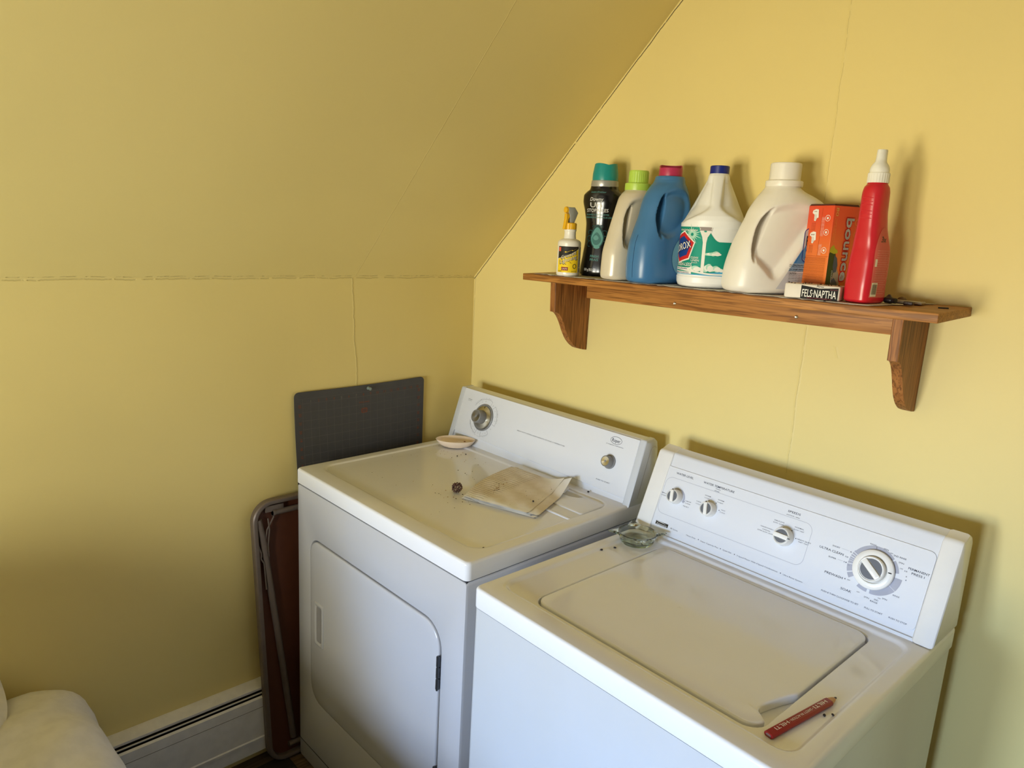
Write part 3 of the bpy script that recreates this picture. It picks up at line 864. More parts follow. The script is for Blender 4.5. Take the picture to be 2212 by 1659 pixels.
liner.matrix_world = SHM
sm = liner.modifiers.new('thickness', 'SOLIDIFY'); sm.thickness = .0004; sm.offset = 1
tag(liner, 'ragged sheet of pale speckled paper lining the oak shelf under the bottles', 'shelf paper')

def on_shelf(name, label, cat, x, y, rot, group=None):
    t = thing(name, label, cat, (x, y, shelf_z(x, y) + .0016), 0, group)
    t.rotation_euler = (.006, -.006, R(rot)); return t

def pchip(lv, n=70):
    """resample [(z, a, b, cx, exponent)] smoothly"""
    lv = [tuple(l) + (0., 2.0)[:5 - len(l)] if len(l) < 5 else l for l in lv]
    A = np.array(lv, float); z = A[:, 0]; h = np.diff(z); out = []
    D = np.zeros_like(A); dl = np.diff(A, axis=0) / h[:, None]
    for i in range(1, len(z) - 1):
        s_ = dl[i - 1] * dl[i] > 0
        D[i] = np.where(s_, 2 * dl[i - 1] * dl[i] / np.where(s_, dl[i - 1] + dl[i], 1), 0)
    D[0] = dl[0]; D[-1] = dl[-1]
    zz = np.unique(np.concatenate([np.linspace(z[0], z[-1], n), z]))
    for q in zz:
        i = min(max(np.searchsorted(z, q) - 1, 0), len(z) - 2); t = (q - z[i]) / h[i]
        v = (2 * t**3 - 3 * t**2 + 1) * A[i] + (t**3 - 2 * t**2 + t) * h[i] * D[i] + (-2 * t**3 + 3 * t**2) * A[i + 1] + (t**3 - t**2) * h[i] * D[i + 1]
        v[0] = q; out.append(v)
    return np.array(out)
def pchip_dense(L): 
    z = np.linspace(L[0][0], L[-1][0], 150); return np.array([[q] + [np.interp(q, L[:, 0], L[:, j]) for j in range(1, 5)] for q in z])
def spt(l, t):
    z, a, b, cx, e = l
    c, s_ = math.cos(t), math.sin(t)
    return (cx + a * math.copysign(abs(c) ** (2 / e), c), b * math.copysign(abs(s_) ** (2 / e), s_), z)
def body_rings(L, nt=64): return [[spt(l, 2 * PI * k / nt) for k in range(nt)] for l in L]
def at(L, z):
    z = min(max(z, L[0][0]), L[-1][0])
    return [z] + [float(np.interp(z, L[:, 0], L[:, j])) for j in range(1, 5)]
def face_map(L, off=.0004, side=-1):
    """project (u, v) onto the broad -Y (or +Y) face"""
    def f(u, v):
        z, a, b, cx, e = at(L, v); q = min(abs((u - cx) / a), .999)
        return (u, side * (b * (1 - q ** e) ** (1 / e) + off), v)
    return f
def cyl_map(L, t0, off=.0004):
    """wrap (u, v) round the body; u is arc length from the bearing t0 (degrees)"""
    def f(u, v):
        l = at(L, v); rr = (l[1] + l[2]) / 2
        p = spt(l, R(t0) + u / rr); k = 1 + off / rr
        return (l[3] + (p[0] - l[3]) * k, p[1] * k, v)
    return f
def patch(mb, f, u0, u1, v0, v1, nu=16, nv=16, mi=0, shape=None):
    def g(a, b):
        v = v0 + (v1 - v0) * b
        if shape: c0, c1 = shape(b)
        else: c0, c1 = 0, 1
        return f(u0 + (u1 - u0) * (c0 + (c1 - c0) * a), v)
    mb.grid(g, nu, nv, mi)

def sculpt(mb_body, cutters, name, mat, parent, voxel=.0016, smooth=8):
    """cut the grip openings, then melt the edges together so that the bottle reads as one blow-moulded skin"""
    b = mb_body.build('tmp_body', mat, None, None); tmp = [b]
    for c in cutters:
        co = c.build('tmp_cut', mat, None, None); tmp.append(co)
        m = b.modifiers.new('cut', 'BOOLEAN'); m.operation = 'DIFFERENCE'; m.object = co; m.solver = 'EXACT'
    m = b.modifiers.new('skin', 'REMESH'); m.mode = 'VOXEL'; m.voxel_size = voxel
    m = b.modifiers.new('melt', 'SMOOTH'); m.iterations = smooth; m.factor = .5
    dg = bpy.context.evaluated_depsgraph_get(); dg.update()
    me = bpy.data.meshes.new_from_object(b.evaluated_get(dg)); me.name = name
    me.materials.clear(); me.materials.append(mat)
    me.polygons.foreach_set('use_smooth', [True] * len(me.polygons))
    for t in tmp:
        d_ = t.data; bpy.data.objects.remove(t); bpy.data.meshes.remove(d_)
    o = bpy.data.objects.new(name, me); COL.objects.link(o); o.parent = parent
    return o
def grip_cut(outline, b, waist=.0, flare=1.35, web=0., side=None):
    """cutter through the broad faces: outline in X-Z, flaring towards the faces; web > 0 leaves a wall"""
    cx = sum(p[0] for p in outline) / len(outline); cz = sum(p[1] for p in outline) / len(outline)
    def ring(y, k): return [(cx + (x - cx) * k, y, cz + (z - cz) * k) for x, z in outline]
    out = []
    if web <= 0:
        mb = MB(); ys = [-b * 1.3, -b * .8, -b * .45, 0, b * .45, b * .8, b * 1.3]; ks = [flare * 1.25, flare, 1.06, 1, 1.06, flare, flare * 1.25]
        mb.loft([ring(y, k) for y, k in zip(ys, ks)]); return [mb]
    for sg in (-1, 1):
        mb = MB(); ys = [web, web + (b - web) * .25, b * .85, b * 1.4]; ks = [.72, .92, flare, flare * 1.3]
        mb.loft([ring(sg * y, k) for y, k in zip(ys, ks)]); out.append(mb)
    return out
def press(rings, region, depth, soft=.012, web=.006, taper=.5):
    """push the broad faces of a bottle inwards inside a region given in (x, z), like a moulded grip pocket"""
    Q = np.array(region); Q2 = np.roll(Q, -1, 0); x0, x1 = Q[:, 0].min(), Q[:, 0].max(); out = []
    for rg in rings:
        o = []
        for (x, y, z) in rg:
            p = np.array((x, z)); e = Q2 - Q; w = p - Q
            t = np.clip((w * e).sum(1) / np.maximum((e * e).sum(1), 1e-12), 0, 1)
            dist = np.sqrt((((w - e * t[:, None])) ** 2).sum(1)).min()
            c1 = Q[:, 1] > z; c2 = Q2[:, 1] > z; xin = 0
            for k in np.nonzero(c1 != c2)[0]:
                if x < Q[k, 0] + (z - Q[k, 1]) / (Q2[k, 1] - Q[k, 1]) * (Q2[k, 0] - Q[k, 0]): xin += 1
            if xin % 2:
                s_ = min(1, dist / soft); s_ = s_ * s_ * (3 - 2 * s_)
                dp = depth * (1 - taper * min(1, max(0, (x - x0) / (x1 - x0))))
                y = math.copysign(max(abs(y) - dp * s_, min(abs(y), web)), y)
            o.append((x, y, z))
        out.append(o)
    return out
def smooth_outline(pts, n=8):
    out = []; m = len(pts)
    for i in range(m):
        p0, p1, p2, p3 = pts[(i - 1) % m], pts[i], pts[(i + 1) % m], pts[(i + 2) % m]
        for k in range(n):
            t = k / n
            out.append(tuple(.5 * (2 * p1[j] + (p2[j] - p0[j]) * t + (2 * p0[j] - 5 * p1[j] + 4 * p2[j] - p3[j]) * t * t + (3 * p1[j] - p0[j] - 3 * p2[j] + p3[j]) * t ** 3) for j in (0, 1)))
    return out
def ribbed(r_, n=48, k=.03): return lambda z: [(r_ * (1 + (k if i % 2 else 0)) * math.cos(2 * PI * i / (2 * n)), r_ * (1 + (k if i % 2 else 0)) * math.sin(2 * PI * i / (2 * n)), z) for i in range(2 * n)]

WHITE = plain('label_white', rgb(232, 232, 228), .5)
# --- degreaser spray bottle
t = on_shelf('spray_bottle', 'small white trigger spray bottle with yellow label and yellow trigger, leftmost on shelf', 'spray bottle', .556, -.150, 40)
L = pchip([(0, .027, .027), (.002, .0295, .0295), (.005, .0305, .0305), (.084, .0305, .0305), (.089, .029, .029), (.0935, .0240, .0240), (.0965, .0165, .0165), (.108, .0150, .0150), (.1145, .0150, .0150), (.1165, .0162, .0162), (.1195, .0162, .0162), (.1215, .014, .014)])
mb = MB(); mb.loft(body_rings(L, 48)); mb.build('bottle', plain('bottle_white', (0.80, 0.78, 0.72, 1), .28, var=.01), t)
mb = MB(); f = cyl_map(L, -90, .0003); f2 = cyl_map(L, -90, .0006); f3 = cyl_map(L, -90, .0009)
patch(mb, f, -.030, .047, .0095, .0765, 36, 6, 1)
patch(mb, f2, -.030, .029, .0095, .044, 24, 4, 0)
put_poly(mb, [(-.030, .044), (.029, .044), (.029, .070), (.010, .0585), (-.010, .050)], f2, 0)
put_poly(mb, [(-.030, .0765), (-.030, .0445), (-.010, .051), (.010, .0595), (.029, .071), (.029, .0765)], f2, 2)
put_poly(mb, [(-.024, .0575), (-.006, .064), (-.004, .0615), (.010, .068), (.012, .066), (.026, .073), (.010, .0655), (.008, .0675), (-.008, .0605), (-.010, .0625)], f3, 0)
for (s_, a, b, v, h, c, r_) in (('Greased', -.022, .024, .0545, .0105, 2, .34), ('Lightning', -.026, .026, .0435, .0115, 2, .34)):
    put_text(mb, s_, a, b, v, h, cyl_map(L, -90, .0010), 2, True, True, r_)
    put_text(mb, s_, a + .002, b - .002, v + .0002, h * .82, cyl_map(L, -90, .0013), 3, False, True, r_)
put_strip(mb, [(-.028, .0245), (-.008, .0325), (-.006, .0305), (.006, .036), (.008, .034), (.027, .0435)], .0014, f3, 2)
patch(mb, f3, -.017, .001, .0145, .0235, 6, 2, 4); put_text(mb, 'SAFE', -.0155, -.0005, .019, .0048, cyl_map(L, -90, .0012), 3, True)
put_text(mb, '32 FL OZ', .010, .024, .0125, .003, f3, 2, True); put_text(mb, 'CLEANER', -.028, -.016, .0125, .003, f3, 2)
put_strip(mb, [(.018 + .0045 * math.cos(k * PI / 8), .026 + .0055 * math.sin(k * PI / 8)) for k in range(16)], .0016, f3, 2, True)
patch(mb, f3, -.0285, -.021, .0635, .074, 4, 2, 5)
for k in range(16): patch(mb, f2, .0325, .0445, .073 - k * .0032, .0742 - k * .0032, 4, 1, 2)
for k in range(9): patch(mb, f2, .0335 + k * .0013, .0340 + k * .0013, .011, .0215, 1, 1, 2)
mb.build('label', [plain('label_yellow', rgb(236, 204, 40), .4, var=.01), WHITE, plain('label_charcoal', rgb(44, 42, 40), .4), plain('label_pale', rgb(210, 205, 190), .4), plain('label_brown', rgb(140, 44, 26), .4), plain('label_orange', rgb(214, 96, 70), .4)], t, None)
YEL = plain('yellow_plastic', rgb(232, 180, 30), .35, var=.01)
mb = MB(); rb = ribbed(.0155, 20, .05)
mb.loft([rb(.1205), rb(.1345)]); mb.lathe([(.0155, .1345), (.0145, .1365), (.008, .1372)], 32); col_ = mb.build('collar', YEL, t)
mb = MB(); xf = Matrix.Translation((0, 0, .136)) @ Matrix.Rotation(R(34), 4, 'Z'); mb.xf = mapm(xf)
hd = [(.006, 0), (-.004, 0), (-.0085, .022), (-.0135, .031), (-.0135, .0405), (.006, .0405), (.0165, .027), (.0135, .018)]
mb.prism([(a, b) for a, b in hd], -.0085, .0085, .0025, axis='y'); mb.build('spray_head', plain('grey_plastic', rgb(150, 152, 148), .4), t)
mb = MB(mapm(xf @ Matrix.Translation((-.0125, 0, .0335)) @ Matrix.Rotation(R(-90), 4, 'Y')))
mb.lathe([(.0080, -.001), (.0080, .006), (.0074, .0068), (.0052, .0070), (.0050, .0080), (.0046, .0084)], 32); mb.build('nozzle', YEL, t)
mb = MB(mapm(xf)); tr = [(-.006, .018), (-.011, .025), (-.0175, .024), (-.0180, .010), (-.0215, -.0155), (-.0155, -.0170), (-.0130, -.006), (-.0105, .010)]
mb.prism(tr, -.0055, .0055, .0015, axis='y'); mb.build('trigger', YEL, t)

# --- black scent booster bottle
t = on_shelf('scent_booster_bottle', 'black hourglass bottle of laundry scent beads with teal cap', 'bottle', .594, -.068, 24)
L = pchip([(0, .047, .033, 0, 2.2), (.003, .051, .036, 0, 2.2), (.012, .052, .037, 0, 2.2), (.05, .0475, .035, 0, 2.2), (.10, .0425, .033, 0, 2.2), (.13, .0425, .033, 0, 2.2), (.17, .049, .036, 0, 2.2), (.195, .0545, .038, 0, 2.2), (.208, .054, .038, 0, 2.1), (.218, .046, .037, 0, 2), (.224, .0385, .0355, 0, 2), (.232, .036, .035, 0, 2)])
mb = MB(); mb.loft(body_rings(L)); mb.build('bottle', plain('black_gloss', rgb(14, 13, 14), .17, var=.01, Coat_Weight=.1), t)
mb = MB(); mb.lathe([(.0355, .2305), (.0365, .234), (.0352, .2455), (.034, .2465)], 48); mb.build('neck_ring', plain('silver_plastic', rgb(168, 168, 164), .3, .4), t)
TEAL = plain('teal_plastic', rgb(22, 140, 138), .3, var=.01)
mb = MB(); rings = []
for r_, z, am in ((.0335, .246, 0), (.0338, .250, 0), (.0335, .262, 0), (.0310, .278, .0), (.0292, .2875, .003), (.0265, .2880, .003), (.024, .2835, .0015), (.012, .2835, 0)):
    rings.append([(r_ * math.cos(2 * PI * k / 60), r_ * math.sin(2 * PI * k / 60), z + am * abs(math.cos(1.5 * 2 * PI * k / 60)) * 1.4 - am * .7) for k in range(60)])
mb.loft(rings); mb.build('cap', TEAL, t)
mb = MB(); f = face_map(L, .0005)
put_text(mb, 'Downy', -.027, .010, .1985, .0095, f, 0, True, True)
put_text(mb, 'U', -.026, -.010, .184, .0125, f, 0, True); put_text(mb, 'n', -.008, .007, .184, .0125, f, 0, True)
put_text(mb, 'STOPABLES', -.035, .024, .1700, .0085, f, 0, True)
put_text(mb, 'IN-WASH SCENT BOOSTER', -.036, .026, .1590, .0040, f, 1); put_text(mb, 'REHAUSSEUR DE PARFUM POUR LESSIVE', -.038, .037, .1520, .0040, f, 1)
put_text(mb, 'Sealed d\'Fraîcheur', -.026, .016, .2165, .0042, f, 1, False, True)
put_text(mb, 'FRESH', -.017, .006, .0520, .0062, f, 1, True); put_text(mb, 'FRAIS', -.017, .006, .0430, .0062, f, 1, True)
put_text(mb, '859 g (30.3 OZ)', -.032, .002, .0165, .0068, f, 3, True)
put_poly(mb, [(.016, .026), (.019, .026), (.021, .029), (.023, .024), (.023, .030), (.020, .036), (.018, .032)], f, 3)
# glassy droplet ornament with curls
for rx, rz, cx_, cz_, mi, of in ((.0195, .031, -.002, .103, 2, .0006), (.0165, .026, -.002, .101, 1, .0009), (.0125, .0165, -.003, .0975, 4, .0012), (.0075, .0065, -.0045, .1000, 1, .0015), (.0085, .005, -.001, .0765, 1, .0013)):
    put_poly(mb, [(cx_ + rx * math.cos(2 * PI * k / 28) * (1 - .35 * max(0, math.sin(2 * PI * k / 28))), cz_ + rz * math.sin(2 * PI * k / 28)) for k in range(28)], face_map(L, of), mi)
for sx in (-1, 1):
    for (c0, z0_, r0, a0, a1) in ((.021, .112, .010, 200, -40), (.022, .096, .011, 160, -80), (.019, .081, .012, 120, -90), (.011, .126, .009, 210, 20)):
        pth = [(-.002 + sx * (c0 + r0 * (1 - k / 26) * math.cos(R(a0 + (a1 - a0) * k / 18))), z0_ + r0 * (1 - k / 26) * math.sin(R(a0 + (a1 - a0) * k / 18))) for k in range(19)]
        put_strip(mb, pth, .0020, face_map(L, .0008), 2)
mb.build('label_print', [plain('ink_white', rgb(214, 214, 214), .4), plain('ink_teal', rgb(92, 150, 146), .4), plain('ink_dark_teal', rgb(30, 66, 66), .3), WHITE, plain('ink_mid_teal', rgb(60, 112, 110), .3)], t, None)

# --- pearl detergent bottle with lime cap
PEARL = plain('pearl_plastic', rgb(216, 208, 190), .28, .12, var=.01)
t = on_shelf('detergent_bottle', 'pearly beige handled detergent bottle with lime green cap', 'bottle', .716, -.098, 86)
L = pchip([(0, .074, .036, 0, 2.6), (.003, .081, .040, 0, 2.6), (.010, .085, .042, 0, 2.6), (.06, .084, .043, 0, 2.5), (.11, .073, .042, .002, 2.4), (.16, .061, .040, .004, 2.3), (.195, .049, .039, .006, 2.2), (.212, .039, .034, .008, 2.1), (.219, .031, .031, .009, 2), (.224, .029, .029, .009, 2)])
hole = smooth_outline([(-.058, .098), (-.055, .135), (-.046, .165), (-.035, .180), (-.031, .172), (-.037, .140), (-.045, .105), (-.052, .090)])
pocket = smooth_outline([(-.060, .084), (-.060, .130), (-.050, .172), (-.030, .200), (.010, .204), (.036, .188), (.030, .130), (.004, .092), (-.020, .072), (-.040, .070)])
mbb = MB(); mbb.loft(press(body_rings(pchip_dense(L), 200), pocket, .016, .018))
sculpt(mbb, grip_cut(hole, .05), 'bottle', PEARL, t, .0016)
LIME = plain('lime_plastic', rgb(176, 210, 84), .35, var=.01)
mb = MB(); mb.lathe([(.032, .2195), (.0325, .2225), (.0322, .2355), (.0310, .2365)], 48, cx=.009); rb = ribbed(.0240, 30, .03)
mb.loft([[(x + .009, y, z) for x, y, z in rb(z_)] for z_ in (.2360, .2640)]); mb.lathe([(.0240, .2640), (.0232, .2672), (.0200, .2664), (.0195, .2600)], 48, cx=.009)
mb.build('cap', LIME, t)
mb = MB(); f = face_map(L, .0005)
patch(mb, f, .010, .060, .016, .10, 14, 14, 0, lambda b: (0, 1)); mb.build('label', plain('label_rose', rgb(150, 60, 70), .4), t)

# --- blue softener bottle with magenta cap
BLUE = plain('blue_plastic', rgb(62, 116, 168), .30, var=.015)
t = on_shelf('fabric_softener_bottle', 'large blue handled softener bottle with magenta cap', 'bottle', .812, -.103, 84)
L = pchip([(0, .080, .044, 0, 2.6), (.003, .087, .049, 0, 2.6), (.012, .091, .052, 0, 2.6), (.045, .093, .053, 0, 2.6), (.085, .091, .053, 0, 2.5), (.12, .081, .052, .001, 2.4), (.155, .071, .050, .003, 2.3), (.185, .065, .048, .004, 2.3), (.21, .057, .043, .006, 2.2), (.226, .047, .040, .008, 2.1), (.236, .038, .037, .009, 2), (.242, .036, .036, .010, 2)])
hole = smooth_outline([(-.055, .128), (-.056, .155), (-.049, .185), (-.038, .203), (-.030, .198), (-.033, .165), (-.040, .135), (-.048, .120)])
pocket = smooth_outline([(-.060, .122), (-.060, .160), (-.050, .195), (-.030, .216), (.000, .222), (.032, .214), (.046, .190), (.040, .150), (.018, .122), (-.012, .106), (-.040, .104)])
mbb = MB(); mbb.loft(press(body_rings(pchip_dense(L), 200), pocket, .018, .018))
blue = sculpt(mbb, grip_cut(hole, .055), 'bottle', BLUE, t, .0017)
mb = MB(); mb.lathe([(.0365, .238), (.0360, .241), (.0345, .2485), (.033, .2500)], 48, cx=.010); mb.build('neck_ring', BLUE, t)
MAG = plain('magenta_plastic', rgb(176, 42, 84), .35, var=.01)
mb = MB(); rings = []
for r_, z, am in ((.0275, .2495, 0), (.0278, .252, 0), (.0272, .268, 0), (.0270, .2735, .0042), (.0245, .2735, .0042), (.0235, .262, 0)):
    rings.append([(.010 + r_ * math.cos(2 * PI * k / 60), r_ * math.sin(2 * PI * k / 60), z + am * math.copysign(min(1, abs(math.sin(2 * PI * k / 60 + .9)) * 2.5), math.sin(2 * PI * k / 60 + .9))) for k in range(60)])
mb.loft(rings); mb.build('cap', MAG, t)
mb = MB(); f = face_map(L, .0010)
n_ = 26
outl = [(.034 + .052 * math.cos(2 * PI * k / n_) * (1 if math.cos(2 * PI * k / n_) < 0 else .75), .066 + .050 * math.sin(2 * PI * k / n_)) for k in range(n_)]
cen = f(.034, .066); mb.add([cen] + [f(*p) for p in outl], [(0, k + 1, (k + 1) % n_ + 1) for k in range(n_)], 0)
f2 = face_map(L, .0016)
for k in range(17):
    z_ = .094 - k * .0040; hw = .038 * math.sqrt(max(.05, 1 - ((z_ - .066) / .052) ** 2))
    put_text(mb, 'use as directed for fresh soft laundry', .034 - hw * .9, .034 + hw * .6, z_, .0017, f2, 1)
put_strip(mb, rrect(.002, .018, .094, .108, .002, 2), .001, f2, 1, True)
mb.build('label', [plain('label_light_blue', rgb(120, 172, 196), .4), plain('ink_navy', rgb(40, 66, 110), .4)], t, None)
mb = MB(); 
mb.tube([spt((z_, at(L, z_)[1] + .0002, at(L, z_)[2], at(L, z_)[3], at(L, z_)[4]), PI * 1.0) for z_ in np.linspace(.012, .112, 12)], .0005, 6); mb.build('mould_seam', plain('seam_blue', rgb(34, 66, 104), .4), t)

# --- bleach jug
t = on_shelf('bleach_jug', 'white bleach jug with navy cap and teal wraparound label', 'jug', .944, -.088, 31)
NT_, NZ = 120, 110
prof = np.array([(0, .068), (.003, .0725), (.010, .0755), (.022, .0765), (.0255, .0750), (.132, .0750), (.1345, .0765), (.148, .0765), (.158, .0745), (.170, .0685), (.186, .0595), (.204, .0495), (.222, .0390), (.238, .0300), (.248, .0245), (.253, .0205), (.258, .0190)])
def clor(t_, z):
    r_ = float(np.interp(z, prof[:, 0], prof[:, 1])); x = (t_ + PI) % (2 * PI) - PI    # x = bearing from the handle at -Y
    if z > .142:
        k = min(1, (z - .142) / .040); k2 = min(1, max(0, (.252 - z) / .020))
        hw = .014 / max(r_, .02) + max(0, (.182 - z) / .040) ** 1.6 * .95       # handle flares into the shoulder
        d_ = abs(x) - hw
        g = 1 / (1 + math.exp(-d_ * 26)) * (1 - max(0, min(1, (abs(x) - 1.75) / .35)))
        r_ *= 1 - .26 * g * k ** .7 * k2
    return r_
mb = MB(); rings = []
for z in np.unique(np.concatenate([np.linspace(0, .258, NZ), prof[:, 0]])):
    rr = []
    for k in range(NT_):
        a = -PI / 2 + 2 * PI * k / NT_; r_ = clor(a + PI / 2, z); e = 1.0 + .035 * math.cos(4 * (a)) * (1 if z < .14 else max(0, 1 - (z - .14) / .05)) * -1
        rr.append((r_ * e * math.cos(a), r_ * e * math.sin(a), z))
    rings.append(rr)
mb.loft(rings); mb.build('jug_body', plain('bleach_white', rgb(232, 234, 236), .34, var=.01, Subsurface_Weight=.1, Subsurface_Radius=(.01, .01, .01)), t, 60)
mb = MB(); rb = ribbed(.0208, 36, .02); mb.loft([rb(.2530), rb(.2690)]); mb.lathe([(.0208, .2690), (.0200, .2702), (.010, .2702)], 40); mb.build('cap', plain('navy_plastic', rgb(14, 34, 124), .35, var=.01), t)
def clmap(off):
    def f(u, v):
        a = -PI / 2 + u / .0755; r_ = float(np.interp(v, prof[:, 0], prof[:, 1])) * (1 - .035 * math.cos(4 * a)) + off
        return (r_ * math.cos(a), r_ * math.sin(a), v)
    return f
def sagtop(u):    # top edge of the teal band dips under the bulge on the right
    if u < -.012: return .1335
    return .1335 - .031 * math.sin(min(1, (u + .012) / .030) * PI / 2) if u < .075 else .1025 + (u - .075) * .4
mb = MB(); f = clmap(.0006)
mb.grid(lambda a, b: f(-.115 + .22 * a, .028 + (sagtop(-.115 + .22 * a) - .028) * b), 72, 12, 0)
g2 = clmap(.0009); g3 = clmap(.0012); g4 = clmap(.0015); g5 = clmap(.0018)
mb.grid(lambda a, b: g2(-.115 + .22 * a, .028 + (.006 + .004 * math.cos(a * 9)) * b), 60, 2, 2)      # water line
mb.grid(lambda a, b: g3(-.115 + .22 * a, .0335 + .004 * math.sin(a * 7 + .6) + (.0035) * b), 60, 2, 1)
# poured stream
mb.add([g3(*p) for p in [(-.030, .1335), (-.001, .1335), (-.003, .124), (-.0105, .112), (-.0125, .100), (-.0125, .034), (-.0195, .034), (-.0200, .100), (-.0225, .112), (-.028, .124)]], [(0, 9, 2, 1), (9, 8, 3, 2), (8, 7, 4, 3), (7, 6, 5, 4)], 1)
patch(mb, g4, -.029, -.003, .126, .1335, 4, 2, 5)
for i in range(18):
    a = 2 * PI * i / 18; cx_, cz_ = -.046, .117
    rl = .024 if i % 2 else .017
    put_poly(mb, [(cx_ + .004 * math.cos(a - .5), cz_ + .004 * math.sin(a - .5)), (cx_ + rl * math.cos(a), cz_ + rl * math.sin(a)), (cx_ + .004 * math.cos(a + .5), cz_ + .004 * math.sin(a + .5))], g2, 6)
for (cx_, cz_, w_, h_) in ((.004, .076, .036, .007), (.010, .077, .020, .010), (-.0035, .045, .022, .017), (.012, .044, .024, .012), (-.034, .042, .030, .012), (.022, .041, .02, .008)):
    for q in range(4):
        put_poly(mb, [(cx_ + (q - 1.5) * w_ * .16 + w_ * .30 * math.cos(2 * PI * k / 16), cz_ + ((q * 37) % 5 - 2) * h_ * .07 + h_ * .42 * math.sin(2 * PI * k / 16)) for k in range(16)], clmap(.0010 + q * .0001), 1 if q % 2 else 6)
# diamond badge with the wordmark
def rot2(p, c, a): return (c[0] + (p[0] - c[0]) * math.cos(a) - (p[1] - c[1]) * math.sin(a), c[1] + (p[0] - c[0]) * math.sin(a) + (p[1] - c[1]) * math.cos(a))
bc = (-.075, .088)
def hexa(w_, h_): return [rot2((bc[0] + a, bc[1] + b), bc, .30) for a, b in ((-w_, 0), (-w_ * .45, -h_), (w_ * .45, -h_), (w_, 0), (w_ * .45, h_), (-w_ * .45, h_))]
put_poly(mb, hexa(.040, .033), g3, 1); put_poly(mb, hexa(.037, .030), g4, 3); put_poly(mb, hexa(.030, .022), g5, 4)
put_text(mb, 'CLOROX', bc[0] - .037, bc[0] + .031, bc[1], .0195, clmap(.0024), 7, True, False, .26)
put_text(mb, 'CLOROX', bc[0] - .036, bc[0] + .030, bc[1], .016, clmap(.0028), 1, True, False, .26)
put_text(mb, 'with long lasting fragrance', -.090, -.034, .1270, .0052, g4, 1, True)
put_text(mb, 'CLEAN', -.044, -.027, .0665, .0046, g4, 1, True); put_text(mb, 'LINEN', -.043, -.025, .0605, .0046, g4, 1, True); put_text(mb, 'bleach', -.041, -.028, .0555, .0025, g4, 1)
put_text(mb, 'SPLASH-LESS', -.094, -.040, .0505, .0075, g4, 1, True)
patch(mb, g3, -.115, -.045, .0385, .0435, 20, 1, 1); put_text(mb, 'Cleaning Benefits', -.092, -.050, .0410, .0030, g5, 4, True)
patch(mb, g3, -.115, -.040, .0295, .0345, 20, 1, 1); put_text(mb, 'Brightens & Deodorizes', -.096, -.045, .0320, .0030, g5, 4, True)
mb.build('label', [plain('label_teal', rgb(20, 140, 122), .25, .1, var=.01), WHITE, plain('label_sky', rgb(70, 160, 206), .3), plain('label_red', rgb(196, 40, 40), .35), plain('label_blue', rgb(26, 62, 140), .35), plain('label_silver', rgb(150, 140, 140), .3), plain('label_mint', rgb(170, 216, 200), .4), plain('label_shadow', rgb(40, 30, 50), .4)], t, None)
# --- big white jug
t = on_shelf('detergent_jug', 'largest white detergent jug with cream cap and blue label', 'jug', 1.098, -.094, 62)
CREAM = plain('jug_white', rgb(232, 229, 222), .34, var=.01)
L = pchip([(0, .092, .046, 0, 2.6), (.003, .101, .054, 0, 2.6), (.014, .106, .060, 0, 2.7), (.045, .104, .061, 0, 2.7), (.09, .098, .061, .004, 2.6), (.13, .091, .060, .012, 2.5), (.165, .086, .058, .022, 2.5), (.188, .077, .053, .024, 2.4), (.203, .060, .047, .016, 2.2), (.213, .043, .041, .007, 2.1), (.222, .035, .035, .004, 2), (.228, .034, .034, .004, 2)])
hole = smooth_outline([(-.075, .088), (-.072, .115), (-.061, .146), (-.046, .166), (-.038, .164), (-.048, .135), (-.060, .100), (-.069, .078)])
pocket = smooth_outline([(-.080, .076), (-.078, .115), (-.064, .156), (-.036, .182), (.010, .190), (.056, .180), (.066, .160), (.040, .118), (.012, .074), (-.014, .036), (-.034, .028), (-.056, .046)])
mbb = MB(); mbb.loft(press(body_rings(pchip_dense(L), 220), pocket, .024, .020, .006, .74))
sculpt(mbb, grip_cut(hole, .062), 'bottle', CREAM, t, .0018)
mb = MB(); mb.lathe([(.0375, .2225), (.0380, .2250), (.0378, .2330), (.0360, .2345)], 56, cx=.006); rb = ribbed(.0310, 40, .02)
mb.loft([[(x + .006, y, z) for x, y, z in rb(z_)] for z_ in (.2340, .2670)]); mb.lathe([(.0312, .2670), (.0306, .2695), (.0285, .2705), (.027, .2680)], 56, cx=.006); mb.build('cap', CREAM, t)
mb = MB(); f = face_map(L, .0012); f2 = face_map(L, .0018); f3 = face_map(L, .0024)
def left(v): return -.020 + (v - .020) * .62 if v < .16 else .075
def region(v0, v1, mi, ff): mb.grid(lambda a, b: ff(left(v0 + (v1 - v0) * b) + (.088 - left(v0 + (v1 - v0) * b)) * a, v0 + (v1 - v0) * b), 24, 16, mi)
region(.0665, .158, 0, f); region(.0500, .0665, 1, f); region(.012, .0500, 2, f)
mb.grid(lambda a, b: f2(.014 + .030 * a + .026 * b, .067 + .050 * b), 8, 8, 3)
put_poly(mb, rrect(.028, .080, .071, .137, .010, 5), f2, 2); put_strip(mb, rrect(.027, .081, .070, .138, .010, 5), .0018, face_map(L, .0022), 4, True)
put_text(mb, 'PUREX', .033, .079, .1140, .020, f3, 5, True); put_text(mb, 'Free', .034, .060, .0965, .009, f3, 4, False, True); put_text(mb, '4x', .034, .056, .0810, .011, f3, 4, True)
for k, s_ in enumerate(('For Best Results: measure with cap', 'For tough stains treat then wash')):
    put_text(mb, s_, .000 + k * .0, .070, .0630 - k * .0085, .0026, f2, 5, True); put_text(mb, s_, .000, .060, .0595 - k * .0085, .0022, f2, 5)
put_text(mb, 'CAUTION', .000, .018, .0455, .0042, f2, 5, True)
for k in range(10): put_text(mb, 'may irritate eyes keep out of reach of children', .000 + (.019 if k == 0 else 0), .062, .0452 - k * .0033, .0018, f2, 5, k in (3,))
